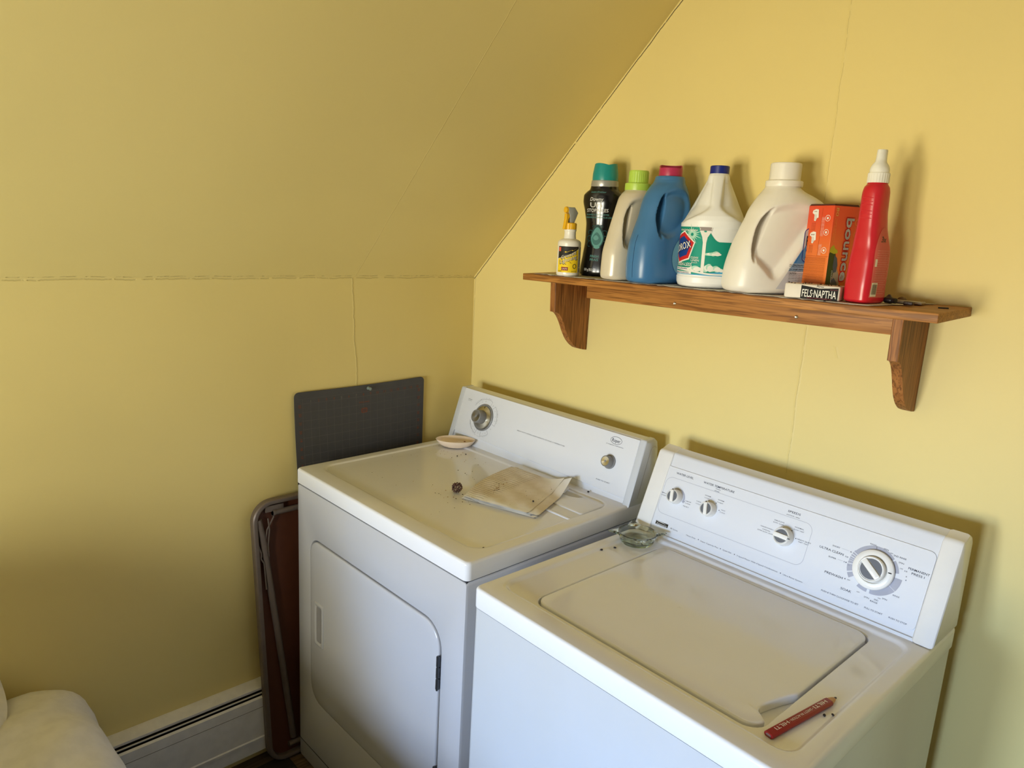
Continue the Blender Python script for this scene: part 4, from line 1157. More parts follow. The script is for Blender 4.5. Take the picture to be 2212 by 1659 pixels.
mb.build('label', [plain('label_ocean', rgb(60, 122, 186), .35), plain('label_haze', rgb(136, 166, 196), .35), plain('label_grey_white', rgb(196, 198, 206), .35), plain('label_streak', rgb(86, 138, 190), .35), plain('ink_blue', rgb(30, 60, 150), .4), plain('ink_black', rgb(24, 26, 40), .4)], t, None)

# --- dryer sheet carton
t = on_shelf('dryer_sheet_box', 'upright orange carton of dryer sheets beside red bottle', 'box', 1.2060, -.0650, -18)
bw, bd, bh = .0325, .0365, .1830
def fade(name, top, bot):
    s = NT(name); z = s.dot((0, 0, 1)); s.color(s.mix(s.smooth(z, .06, .17), bot, top)); s.set(Roughness=.38); return s.m
mb = MB(); mb.box(-bw, bw, -bd, bd, 0, bh, .0012)
mb.build('carton', fade('carton_orange', rgb(216, 74, 42), rgb(226, 122, 52)), t)
mb = MB(); mb.loft([[(x, y, bh + .0002) for x, y in ((-bw + .001, -bd + .001), (bw - .001, -bd + .001), (bw - .001, bd - .001), (-bw + .001, bd - .001))], [(x, y, bh + .003 + (.0015 if y > 0 else 0)) for x, y in ((-bw + .003, -bd + .002), (bw - .002, -bd + .002), (bw - .004, bd - .003), (-bw + .004, bd - .003))]])
mb.build('flap', plain('carton_inside', rgb(84, 48, 40), .7), t)
fL = lambda o: (lambda u, v: (u, -bd - o, v)); fR = lambda o: (lambda u, v: (bw + o, u, v))
mb = MB()
# narrow face: printed sideways, text running downwards
def side_text(s_, x, z0, z1, h, mi, bold=False):
    V, F, w = glyphs(s_, bold); k = (z1 - z0) / w
    mb.add([fL(.0006)(x + (y - .5) * h, z1 - q * k) for q, y in V], F, mi)
for k in range(30): side_text('directions for use of each sheet in the dryer with every load of laundry', -.0280 + k * .00187, .010, .0795, .0011, 4)
patch(mb, fL(.0003), -bw + .001, bw - .001, .0815, .0822, 1, 1, 3)
patch(mb, fL(.0003), .0035, .0042, .0822, .178, 1, 1, 3)
for zc, s_ in ((.163, '1'), (.118, '2')):
    put_poly(mb, [(-.020, zc + .010), (-.013, zc + .013), (-.006, zc + .012), (-.0045, zc - .004), (-.008, zc - .005), (-.011, zc - .011), (-.015, zc - .010), (-.0155, zc + .002), (-.021, zc + .005)], fL(.0005), 1)
    V, F, w = glyphs(s_, True); mb.add([fL(.0008)(-.0130 + (y - .5) * .0075, zc + .0085 - (q) * .0055) for q, y in V], F, 4)
    side_text('FOR SOFT', -.0135, zc - .009, zc + .002, .0018, 4); side_text('LAUNDRY', -.0105, zc - .009, zc + .002, .0018, 4)
    for k in range(3): side_text('Place sheet in dryer', -.0180 + k * .0036, zc - .030, zc - .0145, .0016, 4)
for zc in (.158, .130, .094):
    put_strip(mb, disc(.0195, zc, .0058, 20), .0009, fL(.0006), 1, True); put_poly(mb, disc(.0195, zc, .0026, 8), fL(.0007), 1)
for k in range(4):
    side_text('reduces static and wrinkles', .0060 + k * .0020, .122, .160, .0012, 1); side_text('softness and fresh', .0060 + k * .0020, .084, .106, .0012, 1)
# broad face
def rside(s_, y, z0, z1, h, mi, bold=False, o=.0006, ital=False):
    V, F, w = glyphs(s_, bold, ital); k = (z1 - z0) / w
    mb.add([fR(o)(y + (b - .5) * h, z1 - q * k) for q, b in V], F, mi)
V, F, w = glyphs('bounce', True)
for sc_, mi, o in ((1.0, 2, .0007),):
    pass
for dy in (-.0022, 0, .0022):
    for dz in (-.0022, 0, .0022): rside('bounce', .0125 + dy, .0335 + dz, .160 + dz, .0215, 2, True, .0006)
for dy in (-.0008, 0, .0008): rside('bounce', .0125 + dy, .0345, .159, .0205, 1, True, .0010)
for dy in (-.0008, 0, .0008): rside('bounce', .0125 + dy, .034, .1595, .0205, 1, True, .0010)
rside('80', -.0270, .162, .179, .0080, 5, True); rside('fresh sheets feuilles', -.0305, .115, .158, .0020, 5)
rside('outdoor fresh fraîcheur', -.0265, .110, .156, .0020, 5)
rside('Outdoor Fresh', -.0215, .012, .055, .0034, 1, False, .0009, True)
for zc in (.152, .128): put_strip(mb, disc(.0325, zc, .0058, 18), .0008, fR(.0006), 5, True)
def blob(pts, mi, o): put_poly(mb, pts, fR(o), mi)
blob([(-.0355, .004), (-.0355, .088), (-.030, .096), (-.018, .090), (-.013, .070), (-.018, .045), (-.022, .020), (-.022, .004)], 6, .0003)
blob([(-.0355, .092), (-.033, .100), (-.026, .106), (-.020, .098), (-.014, .096), (-.012, .090), (-.022, .088), (-.030, .090)], 7, .0004)
blob([(-.020, .086), (-.012, .080), (-.008, .066), (-.010, .052), (-.017, .050), (-.021, .062)], 8, .0005)
blob([(-.022, .034), (-.014, .040), (-.004, .030), (.0, .020), (-.008, .012), (-.018, .008), (-.023, .014)], 8, .0005)
blob([(-.021, .004), (-.018, .050), (-.008, .058), (.002, .040), (.004, .004)], 9, .0004)
mb.build('carton_print', [plain('ink_tar', rgb(22, 22, 24), .6), WHITE, plain('carton_red', rgb(206, 52, 40), .35), plain('carton_line', rgb(180, 80, 40), .4), plain('carton_ink', rgb(110, 40, 26), .4), plain('carton_gold', rgb(224, 170, 90), .4), plain('carton_green', rgb(72, 84, 40), .4), plain('carton_leaf', rgb(186, 186, 50), .4), plain('carton_slate', rgb(88, 96, 104), .4), plain('carton_sand', rgb(160, 150, 130), .4)], t, None)

# --- laundry soap bar
t = on_shelf('soap_bar', 'white wrapped laundry soap bar with black panel, front of shelf', 'soap', 1.2240, -.1500, 9)
mb = MB(); mb.box(-.052, .054, -.022, .022, 0, .0290, .0035); mb.build('wrapper', plain('wax_paper', rgb(222, 216, 206), .5, bump=(60, .35)), t)
mb = MB(); f = lambda o: (lambda u, v: (u, -.0223 - o, v))
mb.add([f(.0001)(*p) for p in [(-.0190, .0010), (.0510, .0010), (.0510, .0255), (.0160, .0225), (-.0190, .0265)]], [(0, 1, 2, 3, 4)], 0)
put_text(mb, 'FELS·NAPTHA', -.0165, .0480, .0122, .0150, f(.0005), 1, True)
put_text(mb, 'Purex', .010, .024, .0262, .0032, f(.0003), 0, True, True); put_text(mb, 'LAUNDRY BAR & STAIN REMOVER', -.006, .040, .0028, .0022, f(.0005), 2, True)
put_text(mb, 'HEAVY DUTY', .036, .050, .0215, .0018, f(.0005), 2)
mb.build('wrapper_print', [plain('ink_pitch', rgb(22, 22, 24), .6), WHITE, plain('ink_maroon', rgb(150, 60, 74), .4)], t, None)
mb = MB()
for k in range(26):
    x, y, r_ = rng.uniform(-.052, .052), rng.uniform(-.020, .020), rng.uniform(.0008, .0022)
    mb.lathe([(r_, .0288), (r_ * .8, .0288 + r_ * .6), (r_ * .2, .0288 + r_)], 7, 0, x, y)
d_ = mb.build('grit', plain('dark_grit', rgb(60, 44, 34), .8), t); d_['kind'] = 'stuff'

# --- red stain remover bottle
t = on_shelf('stain_remover_bottle', 'tall red bottle with white nozzle, rightmost bottle on the shelf', 'bottle', 1.3110, -.1230, 80)
L = pchip([(0, .031, .022, 0, 3.6), (.002, .035, .0255, 0, 3.6), (.006, .0375, .0275, 0, 3.6), (.037, .0370, .0280, -.002, 3.6), (.075, .0365, .0280, -.001, 3.4), (.099, .0350, .0272, -.001, 3.2), (.125, .0305, .0245, -.006, 3), (.145, .0275, .0225, -.009, 2.8), (.176, .0255, .0210, -.012, 2.7), (.204, .0250, .0212, -.013, 2.5), (.215, .023, .020, -.013, 2.3), (.2215, .0175, .0175, -.013, 2), (.226, .0165, .0165, -.013, 2)])
mb = MB(); mb.loft(body_rings(L, 64))
mb.build('bottle', plain('red_plastic', rgb(196, 30, 46), .28, var=.01, Subsurface_Weight=.06, Subsurface_Radius=(.01, .002, .002)), t, 60)
mb = MB(); f = face_map(L, .0005); f2 = face_map(L, .0010)
def sh_(b):
    v = b; w_ = 1.0 if v < .55 else math.sqrt(max(.02, 1 - ((v - .55) / .45) ** 2)); return (.5 - .5 * w_, .5 + .5 * w_)
mb.grid(lambda a, b: f((-.002 - .005 * b) + (a - .5) * 2 * (.0255 - .005 * b) * (sh_(b)[1] - sh_(b)[0]), .012 + .130 * b), 16, 22, 0)
for k in range(20): put_text(mb, 'spray on stains and wash as usual' if k % 5 else 'directions', -.022, .017 - (k % 3) * .004, .100 - k * .0042, .0019, f2, 1)
put_text(mb, '3x', -.015, .002, .121, .011, f2, 3, True, True)
patch(mb, f2, -.026, -.010, .014, .040, 4, 4, 2)
f3 = face_map(L, .0014)
for k in range(11): patch(mb, f3, -.0245 + k * .0012, -.0240 + k * .0012, .018, .037, 1, 3, 3)
patch(mb, f2, -.025, -.020, .070, .084, 2, 2, 2)
mb.build('label', [plain('label_salmon', rgb(206, 100, 88), .3), plain('label_print_pale', rgb(226, 170, 150), .35), plain('label_ivory', rgb(214, 206, 178), .4), plain('label_olive', rgb(84, 76, 60), .4)], t, None)
mb = MB(); rb = ribbed(.0185, 26, .035)
mb.loft([[(x - .013, y, z) for x, y, z in rb(z_)] for z_ in (.2230, .2400)]); mb.lathe([(.0187, .2395), (.0175, .2420), (.012, .2425)], 40, cx=-.013)
c_ = mb.build('collar', WHITE, t)
mb = MB(); nz = [(.2420, .0165, .0165), (.2455, .0178, .0170), (.2510, .0178, .0155), (.2560, .0160, .0125), (.2610, .0118, .0092), (.2680, .0108, .0086), (.2810, .0106, .0084), (.2825, .0098, .0078), (.2830, .006, .005)]
mb.loft([[(-.013 + a * math.cos(2 * PI * k / 36), b * math.sin(2 * PI * k / 36), z) for k in range(36)] for z, a, b in nz]); mb.build('nozzle', WHITE, t)
mb = MB()
for k, (v, w_) in enumerate(((.196, .006), (.189, .006), (.183, .006), (.172, .005), (.166, .006), (.159, .006))):
    mb.tube([tuple(np.array(spt(at(L, v - .0012 * abs(q)), PI + q * .42)) + np.array([-.0003, 0, 0])) for q in (-1, -.5, 0, .5, 1)], .0007, 6)
mb.build('grip_ribs', plain('red_rib', rgb(206, 46, 60), .25), t)

# --- odds and ends at the right end of the shelf
def small(name, label, cat, x, y, fn, mat, smooth=35):
    mb = MB(); fn(mb); o = mb.build(name, mat, None, smooth); o.location = (x, y, shelf_z(x, y) + .0017); tag(o, label, cat); return o
small('plastic_wedge', 'blue grey pyramid shaped plastic piece behind the red bottle', 'plastic piece', 1.331, -.050,
      lambda m: m.loft([[(-.010, -.008, 0), (.012, -.006, 0), (.010, .008, 0), (-.009, .007, 0)], [(-.001, -.001, .0135), (.002, -.001, .0135), (.002, .001, .0135), (-.001, .001, .0135)]]), plain('slate_plastic', rgb(84, 86, 98), .4))
small('glass_cabochon', 'amber glossy half round bead near the wall', 'bead', 1.347, -.024,
      lambda m: m.lathe([(.0085, 0), (.0090, .002), (.0080, .0050), (.0055, .0075), (.002, .0088), (.0004, .0090)], 28), plain('amber_gloss', rgb(92, 64, 40), .08))
small('plastic_plug', 'black cylindrical cap lying on the shelf paper beside the red bottle', 'plastic plug', 1.352, -.098,
      lambda m: (m.tube([(-.010, .002, .0062), (.002, -.002, .0062), (.004, -.0025, .0062), (.011, -.005, .0062)], [.0060, .0062, .0050, .0050], 20)), M['black'])
small('plastic_tray', 'flat translucent grey plastic sleeve lying on the shelf paper', 'plastic sleeve', 1.376, -.062,
      lambda m: m.box(-.028, .024, -.012, .012, 0, .0055, .002), plain('frosted_plastic', rgb(160, 150, 130), .25))
small('chocolate_square', 'small dark brown square lump near the shelf edge', 'brown lump', 1.386, -.100,
      lambda m: m.box(-.0085, .0085, -.006, .006, 0, .0075, .0018), plain('dark_brown', rgb(52, 30, 24), .35, bump=(300, .6)))
small('crumb', 'black crumb at the front edge below the soap bar', 'crumb', 1.262, -.183,
      lambda m: m.lathe([(.0022, 0), (.0028, .0015), (.001, .003)], 8), M['black'])

# ------------------------------------------------------------------ things on the dryer
def dw(x, y, z=0.): 
    return Matrix.Translation((DRX, DRY, 0)) @ Matrix.Rotation(DRR, 4, 'Z') @ Vector((x, y, z))
def ww(x, y, z=0.):
    return Matrix.Translation((WX, WY, 0)) @ Matrix.Rotation(WR, 4, 'Z') @ Vector((x, y, z))
# soap dish
p = dw(.0900, .4920, DZ)
mb = MB()
def oval(a, b, z, n=56): return [(a * math.cos(2 * PI * k / n), b * math.sin(2 * PI * k / n), z) for k in range(n)]
mb.loft([oval(.034, .022, .0002), oval(.040, .026, .0008), oval(.052, .033, .008), oval(.0610, .0400, .020), oval(.0622, .0410, .0225), oval(.0612, .0400, .0232), oval(.0585, .0375, .0212), oval(.052, .033, .0125), oval(.040, .026, .0085), oval(.012, .008, .0078)])
dish = mb.build('soap_dish', plain('cream_ceramic', rgb(238, 220, 200), .14, var=.01)); dish.location = p; dish.rotation_euler = (0, 0, R(46))
tag(dish, 'cream oval ceramic soap dish on the dryer against its console', 'soap dish')
mb = MB(); mb.lathe([(.0032, 0), (.0028, .0016), (.0012, .0024)], 10); o = mb.build('soap_crumb', plain('soap_brown', rgb(150, 100, 70), .6)); o.location = dw(.107, .515, DZ + .0145); tag(o, 'tiny brown speck inside the cream oval soap dish', 'crumb')
# folded cloth
def cloth_mat():
    s = NT('stained_cloth')
    # stripes run along the cloth; local x across
    wob = s.math('MULTIPLY', s.math('SUBTRACT', s.noise(14, 2), .5), .014)
    yw = s.math('ADD', s.dot((0.12, 1, 0)), wob)
    fr = s.math('FRACT', s.math('MULTIPLY', yw, 86.0))
    lim = s.math('ADD', s.dot((1, -.16, 0)), wob)
    st = s.math('MULTIPLY', s.smooth(s.math('ABSOLUTE', s.math('SUBTRACT', fr, .5)), .06, .12, 1., 0.), s.smooth(lim, .045, .060, 1., 0.))
    st = s.math('MULTIPLY', st, s.smooth(s.noise(500, 2), .32, .5))
    n = s.noise(16, 4, .6); n2 = s.noise(5, 3)
    c = s.mix(s.smooth(n, .3, .7), rgb(228, 222, 212), rgb(214, 203, 186))
    e1 = s.smooth(s.math('ADD', s.dot((0, 1, 0)), s.math('MULTIPLY', s.math('SUBTRACT', n, .5), .04)), .012, .045, 0., 1.)
    e2 = s.smooth(s.math('ADD', s.dot((.7, .7, 0)), s.math('MULTIPLY', s.math('SUBTRACT', n2, .5), .05)), .262, .235, 0., 1.)
    c = s.mix(s.math('MULTIPLY', e1, e2), rgb(238, 238, 236), c)
    c = s.mix(s.math('MULTIPLY', st, .7), c, rgb(104, 98, 96))
    s.color(c); s.set(Roughness=.95); s.bump(s.noise(700, 2), .4, .0006)
    return s.m
CL = cloth_mat()
# cloth local frame: origin at front-left corner, x along its front edge, y back
corner = {(0, 0): (.447, .228), (1, 0): (.648, .288), (1, 1): (.560, .512), (0, 1): (.345, .490)}
def cbil(u, v, ins=0.):
    a, b, c_, d_ = corner[(0, 0)], corner[(1, 0)], corner[(1, 1)], corner[(0, 1)]
    u = ins + u * (1 - 2 * ins); v = ins + v * (1 - 2 * ins)
    x = (1 - u) * (1 - v) * a[0] + u * (1 - v) * b[0] + u * v * c_[0] + (1 - u) * v * d_[0]
    y = (1 - u) * (1 - v) * a[1] + u * (1 - v) * b[1] + u * v * c_[1] + (1 - u) * v * d_[1]
    return x, y
ca = math.atan2(.060, .201)
def cloc(x, y): # dryer-local -> cloth-local
    dx, dy = x - .447, y - .228; return (dx * math.cos(ca) + dy * math.sin(ca), -dx * math.sin(ca) + dy * math.cos(ca))
mb = MB()
zt = DZ - .0034
for li, (u0, u1, v0, v1, zb_, th) in enumerate(((-.02, 1.0, .0, .97, 0, .0022), (.0, .94, .015, 1.0, .0024, .0022), (.0, 1.02, .03, .99, .0048, .0026), (.02, .90, .0, 1.0, .0076, .0022))):
    nu, nv = 40, 44
    def top(a, b, up):
        u = u0 + (u1 - u0) * a; v = v0 + (v1 - v0) * b
        x, y = cbil(u, v); 
        # left rear edge bulges outwards
        x -= .018 * math.sin(PI * v) * (1 - u)
        w_ = .0007 * math.sin(u * 9 + v * 21 + li) + .0005 * math.sin(u * 33 + v * 5)
        lift = .030 * max(0, (u - .62) / .4) ** 1.5 * max(0, (v - .62) / .38) ** 1.3 if li >= 2 else .004 * max(0, (u - .6) / .4) * max(0, (v - .6) / .4)
        if li >= 2: y -= .004 * max(0, (u - .6) / .4) * max(0, v - .6)
        e = min(a, 1 - a, b, 1 - b) * 22; e = min(1, e); rd = math.sqrt(max(0, 1 - (1 - e) ** 2))
        z = zb_ + lift + w_ * e + (th * (.5 + .5 * rd) if up else th * (.5 - .5 * rd))
        cx_, cy_ = cloc(x, y); return (cx_, cy_, z)
    g = [[top(i / nu, j / nv, 1) for i in range(nu + 1)] for j in range(nv + 1)]
    h = [[top(i / nu, j / nv, 0) for i in range(nu + 1)] for j in range(nv + 1)]
    mb.grid(lambda a, b: g[round(b * nv)][round(a * nu)], nu, nv); mb.grid(lambda a, b: h[round(b * nv)][round(a * nu)], nu, nv)
cloth = mb.build('folded_cloth', CL, None, 60); q = dw(.447, .228, zt + .0006); cloth.location = q; cloth.rotation_euler = (0, 0, DRR + ca)
tag(cloth, 'stained white dish cloth with thin grey stripes, folded flat on top of the dryer', 'cloth')
# seed cluster
mb = MB(); 
ico = bmesh.new(); bmesh.ops.create_icosphere(ico, subdivisions=1, radius=1.0)
IV = [tuple(v.co) for v in ico.verts]; IFc = [tuple(v.index for v in f_.verts) for f_ in ico.faces]; ico.free()
def pebble(mb, c, r_, mi=0, sq=.8):
    a = rng.uniform(0, 6.28)
    mb.add([(c[0] + r_ * (x * math.cos(a) - y * math.sin(a)), c[1] + r_ * (x * math.sin(a) + y * math.cos(a)) * .75, c[2] + r_ * z * sq) for x, y, z in IV], IFc, mi)
for k in range(420):
    d_ = rng.normal(size=3); d_ /= np.linalg.norm(d_); rr = rng.uniform(.75, 1.0)
    c = (d_[0] * .0160 * rr + d_[2] * .003, d_[1] * .0125 * rr, .0145 + d_[2] * .0145 * rr)
    if c[2] > .001: pebble(mb, c, rng.uniform(.0011, .0018), int(rng.rand() < .3))
o = mb.build('seed_head', [plain('seed_brown', rgb(70, 40, 32), .7), plain('seed_tan', rgb(120, 84, 62), .7)], None, 80); o.location = dw(.404, .243, DZ - .003); o['kind'] = 'stuff'
tag(o, 'clump of dark reddish brown seeds at the left corner of the cloth', 'seed clump')
# loose debris
def specks(name, label, cat, pts, mats, parentless=True):
    mb = MB()
    for (c, r_, mi) in pts: pebble(mb, c, r_, mi, .55)
    o = mb.build(name, mats, None, 80); tag(o, label, cat, None, 'stuff'); return o
DB = [plain('crumb_brown', rgb(74, 50, 34), .8), plain('crumb_tan', rgb(150, 112, 66), .8), plain('crumb_dark', rgb(34, 26, 24), .8)]
pts = []
for (cx_, cy_, sx, sy, n, r0) in ((.13, .44, .06, .03, 18, .0009), (.11, .36, .07, .05, 14, .0008), (.33, .36, .05, .04, 9, .0012), (.45, .22, .05, .02, 16, .0012), (.42, .16, .10, .05, 6, .0008), (.25, .25, .16, .10, 5, .0007), (.45, .245, .02, .012, 8, .0016)):
    for k in range(n):
        x, y = cx_ + rng.normal() * sx, cy_ + rng.normal() * sy
        if .035 < x < .70 and .06 < y < .50:
            q = dw(x, y, DZ - .0031); pts.append((tuple(q), 1.35 * r0 * rng.uniform(.6, 1.3), int(rng.choice([0, 0, 1, 2]))))
specks('crumbs', 'scattered brown crumbs and seed husks on the dryer top', 'crumbs', pts, DB)
pts = []
for (u, v, su, sv, n, r0) in ((.22, .42, .05, .07, 46, .0015), (.5, .5, .25, .2, 20, .0010), (.85, .72, .05, .05, 4, .0017)):
    for k in range(n):
        a, b = min(.85, max(.06, u + rng.normal() * su)), min(.9, max(.05, v + rng.normal() * sv))
        x, y = cbil(a, b); li = .030 * max(0, (a - .62) / .4) ** 1.5 * max(0, (b - .62) / .38) ** 1.3
        q = dw(x, y, zt + .0104 + li); pts.append((tuple(q), 1.2 * r0 * rng.uniform(.6, 1.2), int(rng.choice([0, 1, 1, 2]))))
specks('crumbs_on_cloth', 'brown and tan crumbs sprinkled over the folded striped cloth', 'crumbs', pts, DB)
SEED = plain('seed_black', rgb(30, 20, 22), .5)
def seed(label, q, r_):
    mb = MB(); mb.loft([[(r_ * 1.25 * math.cos(t_) * c_, r_ * .85 * math.sin(t_) * c_, r_ * .6 * (1 + z_)) for t_ in [2 * PI * k / 12 for k in range(12)]] for z_, c_ in ((-1, .3), (-.6, .8), (0, 1), (.6, .8), (1, .3))])
    o = mb.build('seed', SEED, None, 80); o.location = q; o.rotation_euler = (0, 0, rng.uniform(0, 3)); tag(o, label, 'seed', 'loose dark seeds'); return o
seed('dark seed at the front right corner of the dryer top', dw(.698, .078, DZ - .0028), .0024)
seed('dark seed on the dryer top just below the soap dish, nearer the console', dw(.168, .470, DZ - .0031), .0022)
seed('dark seed on the dryer top below the soap dish, nearer the front', dw(.166, .438, DZ - .0031), .0022)
seed('dark seed lying near the front edge of the folded cloth', dw(.585, .343, zt + .0108), .0030)
seed('dark seed on the dryer rim against the console strip', dw(.610, .527, DZ + .0002), .0030)
seed('black seed on the washer left of the glass ashtray, farther one', ww(.045, .384, WZ - .0061), .0028)
seed('black seed on the washer left of the glass ashtray, nearer the front', ww(.034, .350, WZ - .0061), .0030)
seed('black seed beside the red pencil, nearer to it', ww(.630, .182, WZ - .0061), .0026)
seed('black seed beside the red pencil, farther from it', ww(.6385, .192, WZ - .0050), .0024)

# ------------------------------------------------------------------ glass ashtray
s = NT('green_glass'); s.set(Roughness=.03, IOR=1.5); s.b.inputs['Transmission Weight'].default_value = 1.0; s.color((0.88, 0.93, 0.88, 1))
va = s.n('ShaderNodeVolumeAbsorption'); va.inputs['Color'].default_value = (0.55, 0.72, 0.55, 1); va.inputs['Density'].default_value = 14.0
s.l(va.outputs[0], s.t.nodes['Material Output'].inputs['Volume']); GLASS = s.m
mb = MB(); n = 96
def star(r_, k, z, zk=0.):
    out = []
    for i in range(n):
        a = 2 * PI * i / n; d_ = (a + PI / 4) % (PI / 2) - PI / 4
        q = max(0, 1 - abs(d_) / .42)
        out.append(((r_ + k * q ** 1.7) * math.cos(a), (r_ + k * q ** 1.7) * math.sin(a), z + zk * q))
    return out
mb.loft([star(.030, 0, .0004), star(.036, 0, .0010), star(.0405, 0, .008), star(.0435, 0, .017), star(.0450, .006, .0205, .001), star(.0460, .023, .0235, .001), star(.0462, .024, .0258, .001), star(.0450, .018, .0268, .001), star(.0425, .001, .0262), star(.0400, 0, .018), star(.0375, 0, .0095), star(.033, 0, .0072), star(.010, 0, .0066)])
ash = mb.build('ashtray', GLASS, None, 50); ash.location = (.9365, -.2630, WZ - .0059); ash.rotation_euler = (0, 0, R(47))
tag(ash, 'pale green glass ashtray with pointed corners on the washer beside its console', 'ashtray')
mb = MB(); mb.tube([(-.007, 0, .0016), (-.002, .001, .0018), (.002, -.0006, .0016), (.006, .001, .0018)], .0014, 8)
o = mb.build('burnt_match', M['black']); o.location = (.951, -.268, WZ - .0059 + .0080); o.rotation_euler = (0, 0, R(75)); tag(o, 'black burnt stub lying inside the glass ashtray', 'burnt stub')

# ------------------------------------------------------------------ carpenter's pencil
pa = ww(.600, .066, WZ - .006); pb = ww(.6235, .237, WZ - .006)
ang = math.atan2(pb.y - pa.y, pb.x - pa.x); ln = (pb - pa).length
pen = thing('carpenter_pencil', 'flat red carpenter\'s pencil with white lettering on the washer deck', 'pencil', pa, ang)
def octo(x, k=1., n_=6):
    a, b = .0078 * k, .0040 * k; c = .0026 * k
    return [(x, y, z + .0041) for y, z in ((-a + c, -b), (a - c, -b), (a, -b + c), (a, b - c), (a - c, b), (-a + c, b), (-a, b - c), (-a, -b + c))]
mb = MB(); mb.loft([octo(0, .94), octo(.001, 1), octo(ln - .022, 1), octo(ln - .020, .96)]); mb.build('barrel', plain('red_lacquer', rgb(132, 16, 26), .3, var=.01), pen)
mb = MB(); mb.loft([octo(ln - .0215, .93), octo(ln - .008, .5), octo(ln - .005, .30)]); mb.build('sharpened_wood', plain('pencil_wood', rgb(190, 150, 110), .7), pen)
mb = MB(); mb.loft([octo(ln - .0055, .31), octo(ln - .001, .20), octo(ln, .10)]); mb.build('lead', M['print_dark'], pen)
mb = MB(); mb.loft([octo(-.0003, .55), octo(.0002, .56)]); mb.build('lead_core', plain('pencil_core', rgb(120, 92, 84), .7), pen)
mb = MB(); ft = lambda u, v: (u, v, .00825)
W2 = [('HILTI', .112, .144, 1), (' • SAFETY IN ACTION • ', .050, .109, 0), ('HILTI', .016, .047, 1)]
for s_, a, b, bold in W2:
    V, F, w = glyphs(s_.strip(), bool(bold)); k = (b - a) / w; h = .0062 if bold else .0046
    mb.add([ft(b - x * k, -(y - .5) * h) for x, y in V], F, 0)
mb.build('lettering', WHITE, pen, None)

# ------------------------------------------------------------------ cutting mat on the left wall
MY1, MW, MH = -.2092, .4518, .600
mat_t = thing('cutting_mat', 'dark grey gridded cutting mat pinned to the left wall behind the dryer', 'cutting mat', (.0080, MY1 - MW / 2, 1.1127 - MH))
def mxf(u, v, o=0.):
    """u from left edge (nearest the camera) to right, v up; gently bowed off the wall"""
    t_ = u / MW; w_ = v / MH
    bow = .004 + .016 * (1 - t_) ** 2 * (1 - w_) ** 1 + .005 * math.sin(PI * t_) * (1 - w_) + .006 * max(0, .8 - w_) * (1 - t_)
    curl = -.016 * (1 - t_) * max(0, (.93 - w_)) ** 1.2 * 1.2
    return (bow + o, -MW / 2 + u - curl, v - .003 * math.sin(PI * t_) + .0035 * t_)
mb = MB()
n_ = 40
def mgrid(o, m_):
    m_.grid(lambda a, b: mxf(a * MW, b * MH, o), n_, n_)
outline = rrect(0, MW, 0, MH, .014, 5)
# body as lofted layers of the outline
def inner(k): return [(MW / 2 + (x - MW / 2) * k, MH / 2 + (y - MH / 2) * k) for x, y in outline]
def dense(o):
    out = []
    for i in range(len(outline)):
        a, b = outline[i], outline[(i + 1) % len(outline)]
        m_ = 1 if math.hypot(b[0] - a[0], b[1] - a[1]) < .05 else 24
        for k in range(m_): out.append((a[0] + (b[0] - a[0]) * k / m_, a[1] + (b[1] - a[1]) * k / m_))
    return out
dn = dense(0)
lay = [[mxf(MW / 2 + (x - MW / 2) * k, MH / 2 + (y - MH / 2) * k, o) for x, y in dn] for o, k in [(0, .01)] + [(0, k / 12) for k in range(1, 13)] + [(.002, k / 12) for k in range(12, 0, -1)] + [(.002, .01)]]
mb.loft(lay); mb.build('mat_sheet', plain('mat_charcoal', rgb(66, 66, 70), .5, var=.03, bump=(900, .2)), mat_t)
mb = MB(); fm = lambda u, v: mxf(u, v, .0031)
IN = .0254; u0 = .0125; v1 = MH - .022
def strip(a, b, w_, mi):
    k = 14; put_strip(mb, [(a[0] + (b[0] - a[0]) * i / k, a[1] + (b[1] - a[1]) * i / k) for i in range(k + 1)], w_, fm, mi)
for i in range(0, 18): strip((u0 + .0125 + i * IN * .985, .02), (u0 + .0125 + i * IN * .985, v1 - (.010 if i else 0)), .0007, 0)
for j in range(0, 23): strip((u0 + .01, v1 - .012 - j * IN), (MW - .012, v1 - .012 - j * IN), .0007, 0)
strip((.010, v1 + .002), (MW - .010, v1 + .002), .0005, 0)
for i in range(1, 17): put_text(mb, str(i), u0 + .0125 + i * IN * .985 - (.0006 if i == 1 else .0022 if i < 10 else .0040), u0 + .0125 + i * IN * .985 + (.0006 if i == 1 else .0022 if i < 10 else .0040), v1 - .006, .0075, fm, 2 if i in (1, 5, 7) else 1)
for side, uc in ((0, u0 + .004), (1, MW - .0200)):
    for j in range(12):
        V, F, w = glyphs(str(23 - j), True); z_ = v1 - .012 - (j + .5) * IN + .006
        mb.add([fm(uc + (y - .5) * .0075, z_ + (.0045 - x * .0075) ) for x, y in V], F, 1)
put_text(mb, 'FISKARS', MW * .505 - .018, MW * .505 + .018, v1 - .030, .0042, fm, 1, True)
put_strip(mb, rrect(MW * .505 - .009, MW * .505 + .009, v1 - .062, v1 - .050, .002, 2), .0025, fm, 1, True)
put_text(mb, 'USA', MW * .505 - .006, MW * .505 + .006, v1 - .056, .0055, fm, 1, True)
mb.build('mat_print', [plain('grid_grey', rgb(104, 104, 102), .6), plain('grid_orange', rgb(138, 78, 58), .6), plain('grid_pale', rgb(128, 124, 118), .6)], mat_t, None)
mb = MB(mapm(Matrix.Translation((.0145, MY1 - MW / 2 + .016, 1.1005)) @ Matrix.Rotation(R(90), 4, 'Y')))
mb.lathe([(.0052, 0), (.0052, .0015), (.0028, .0030), (.0024, .0090), (.0046, .0110), (.0048, .0130), (.0040, .0135)], 20)
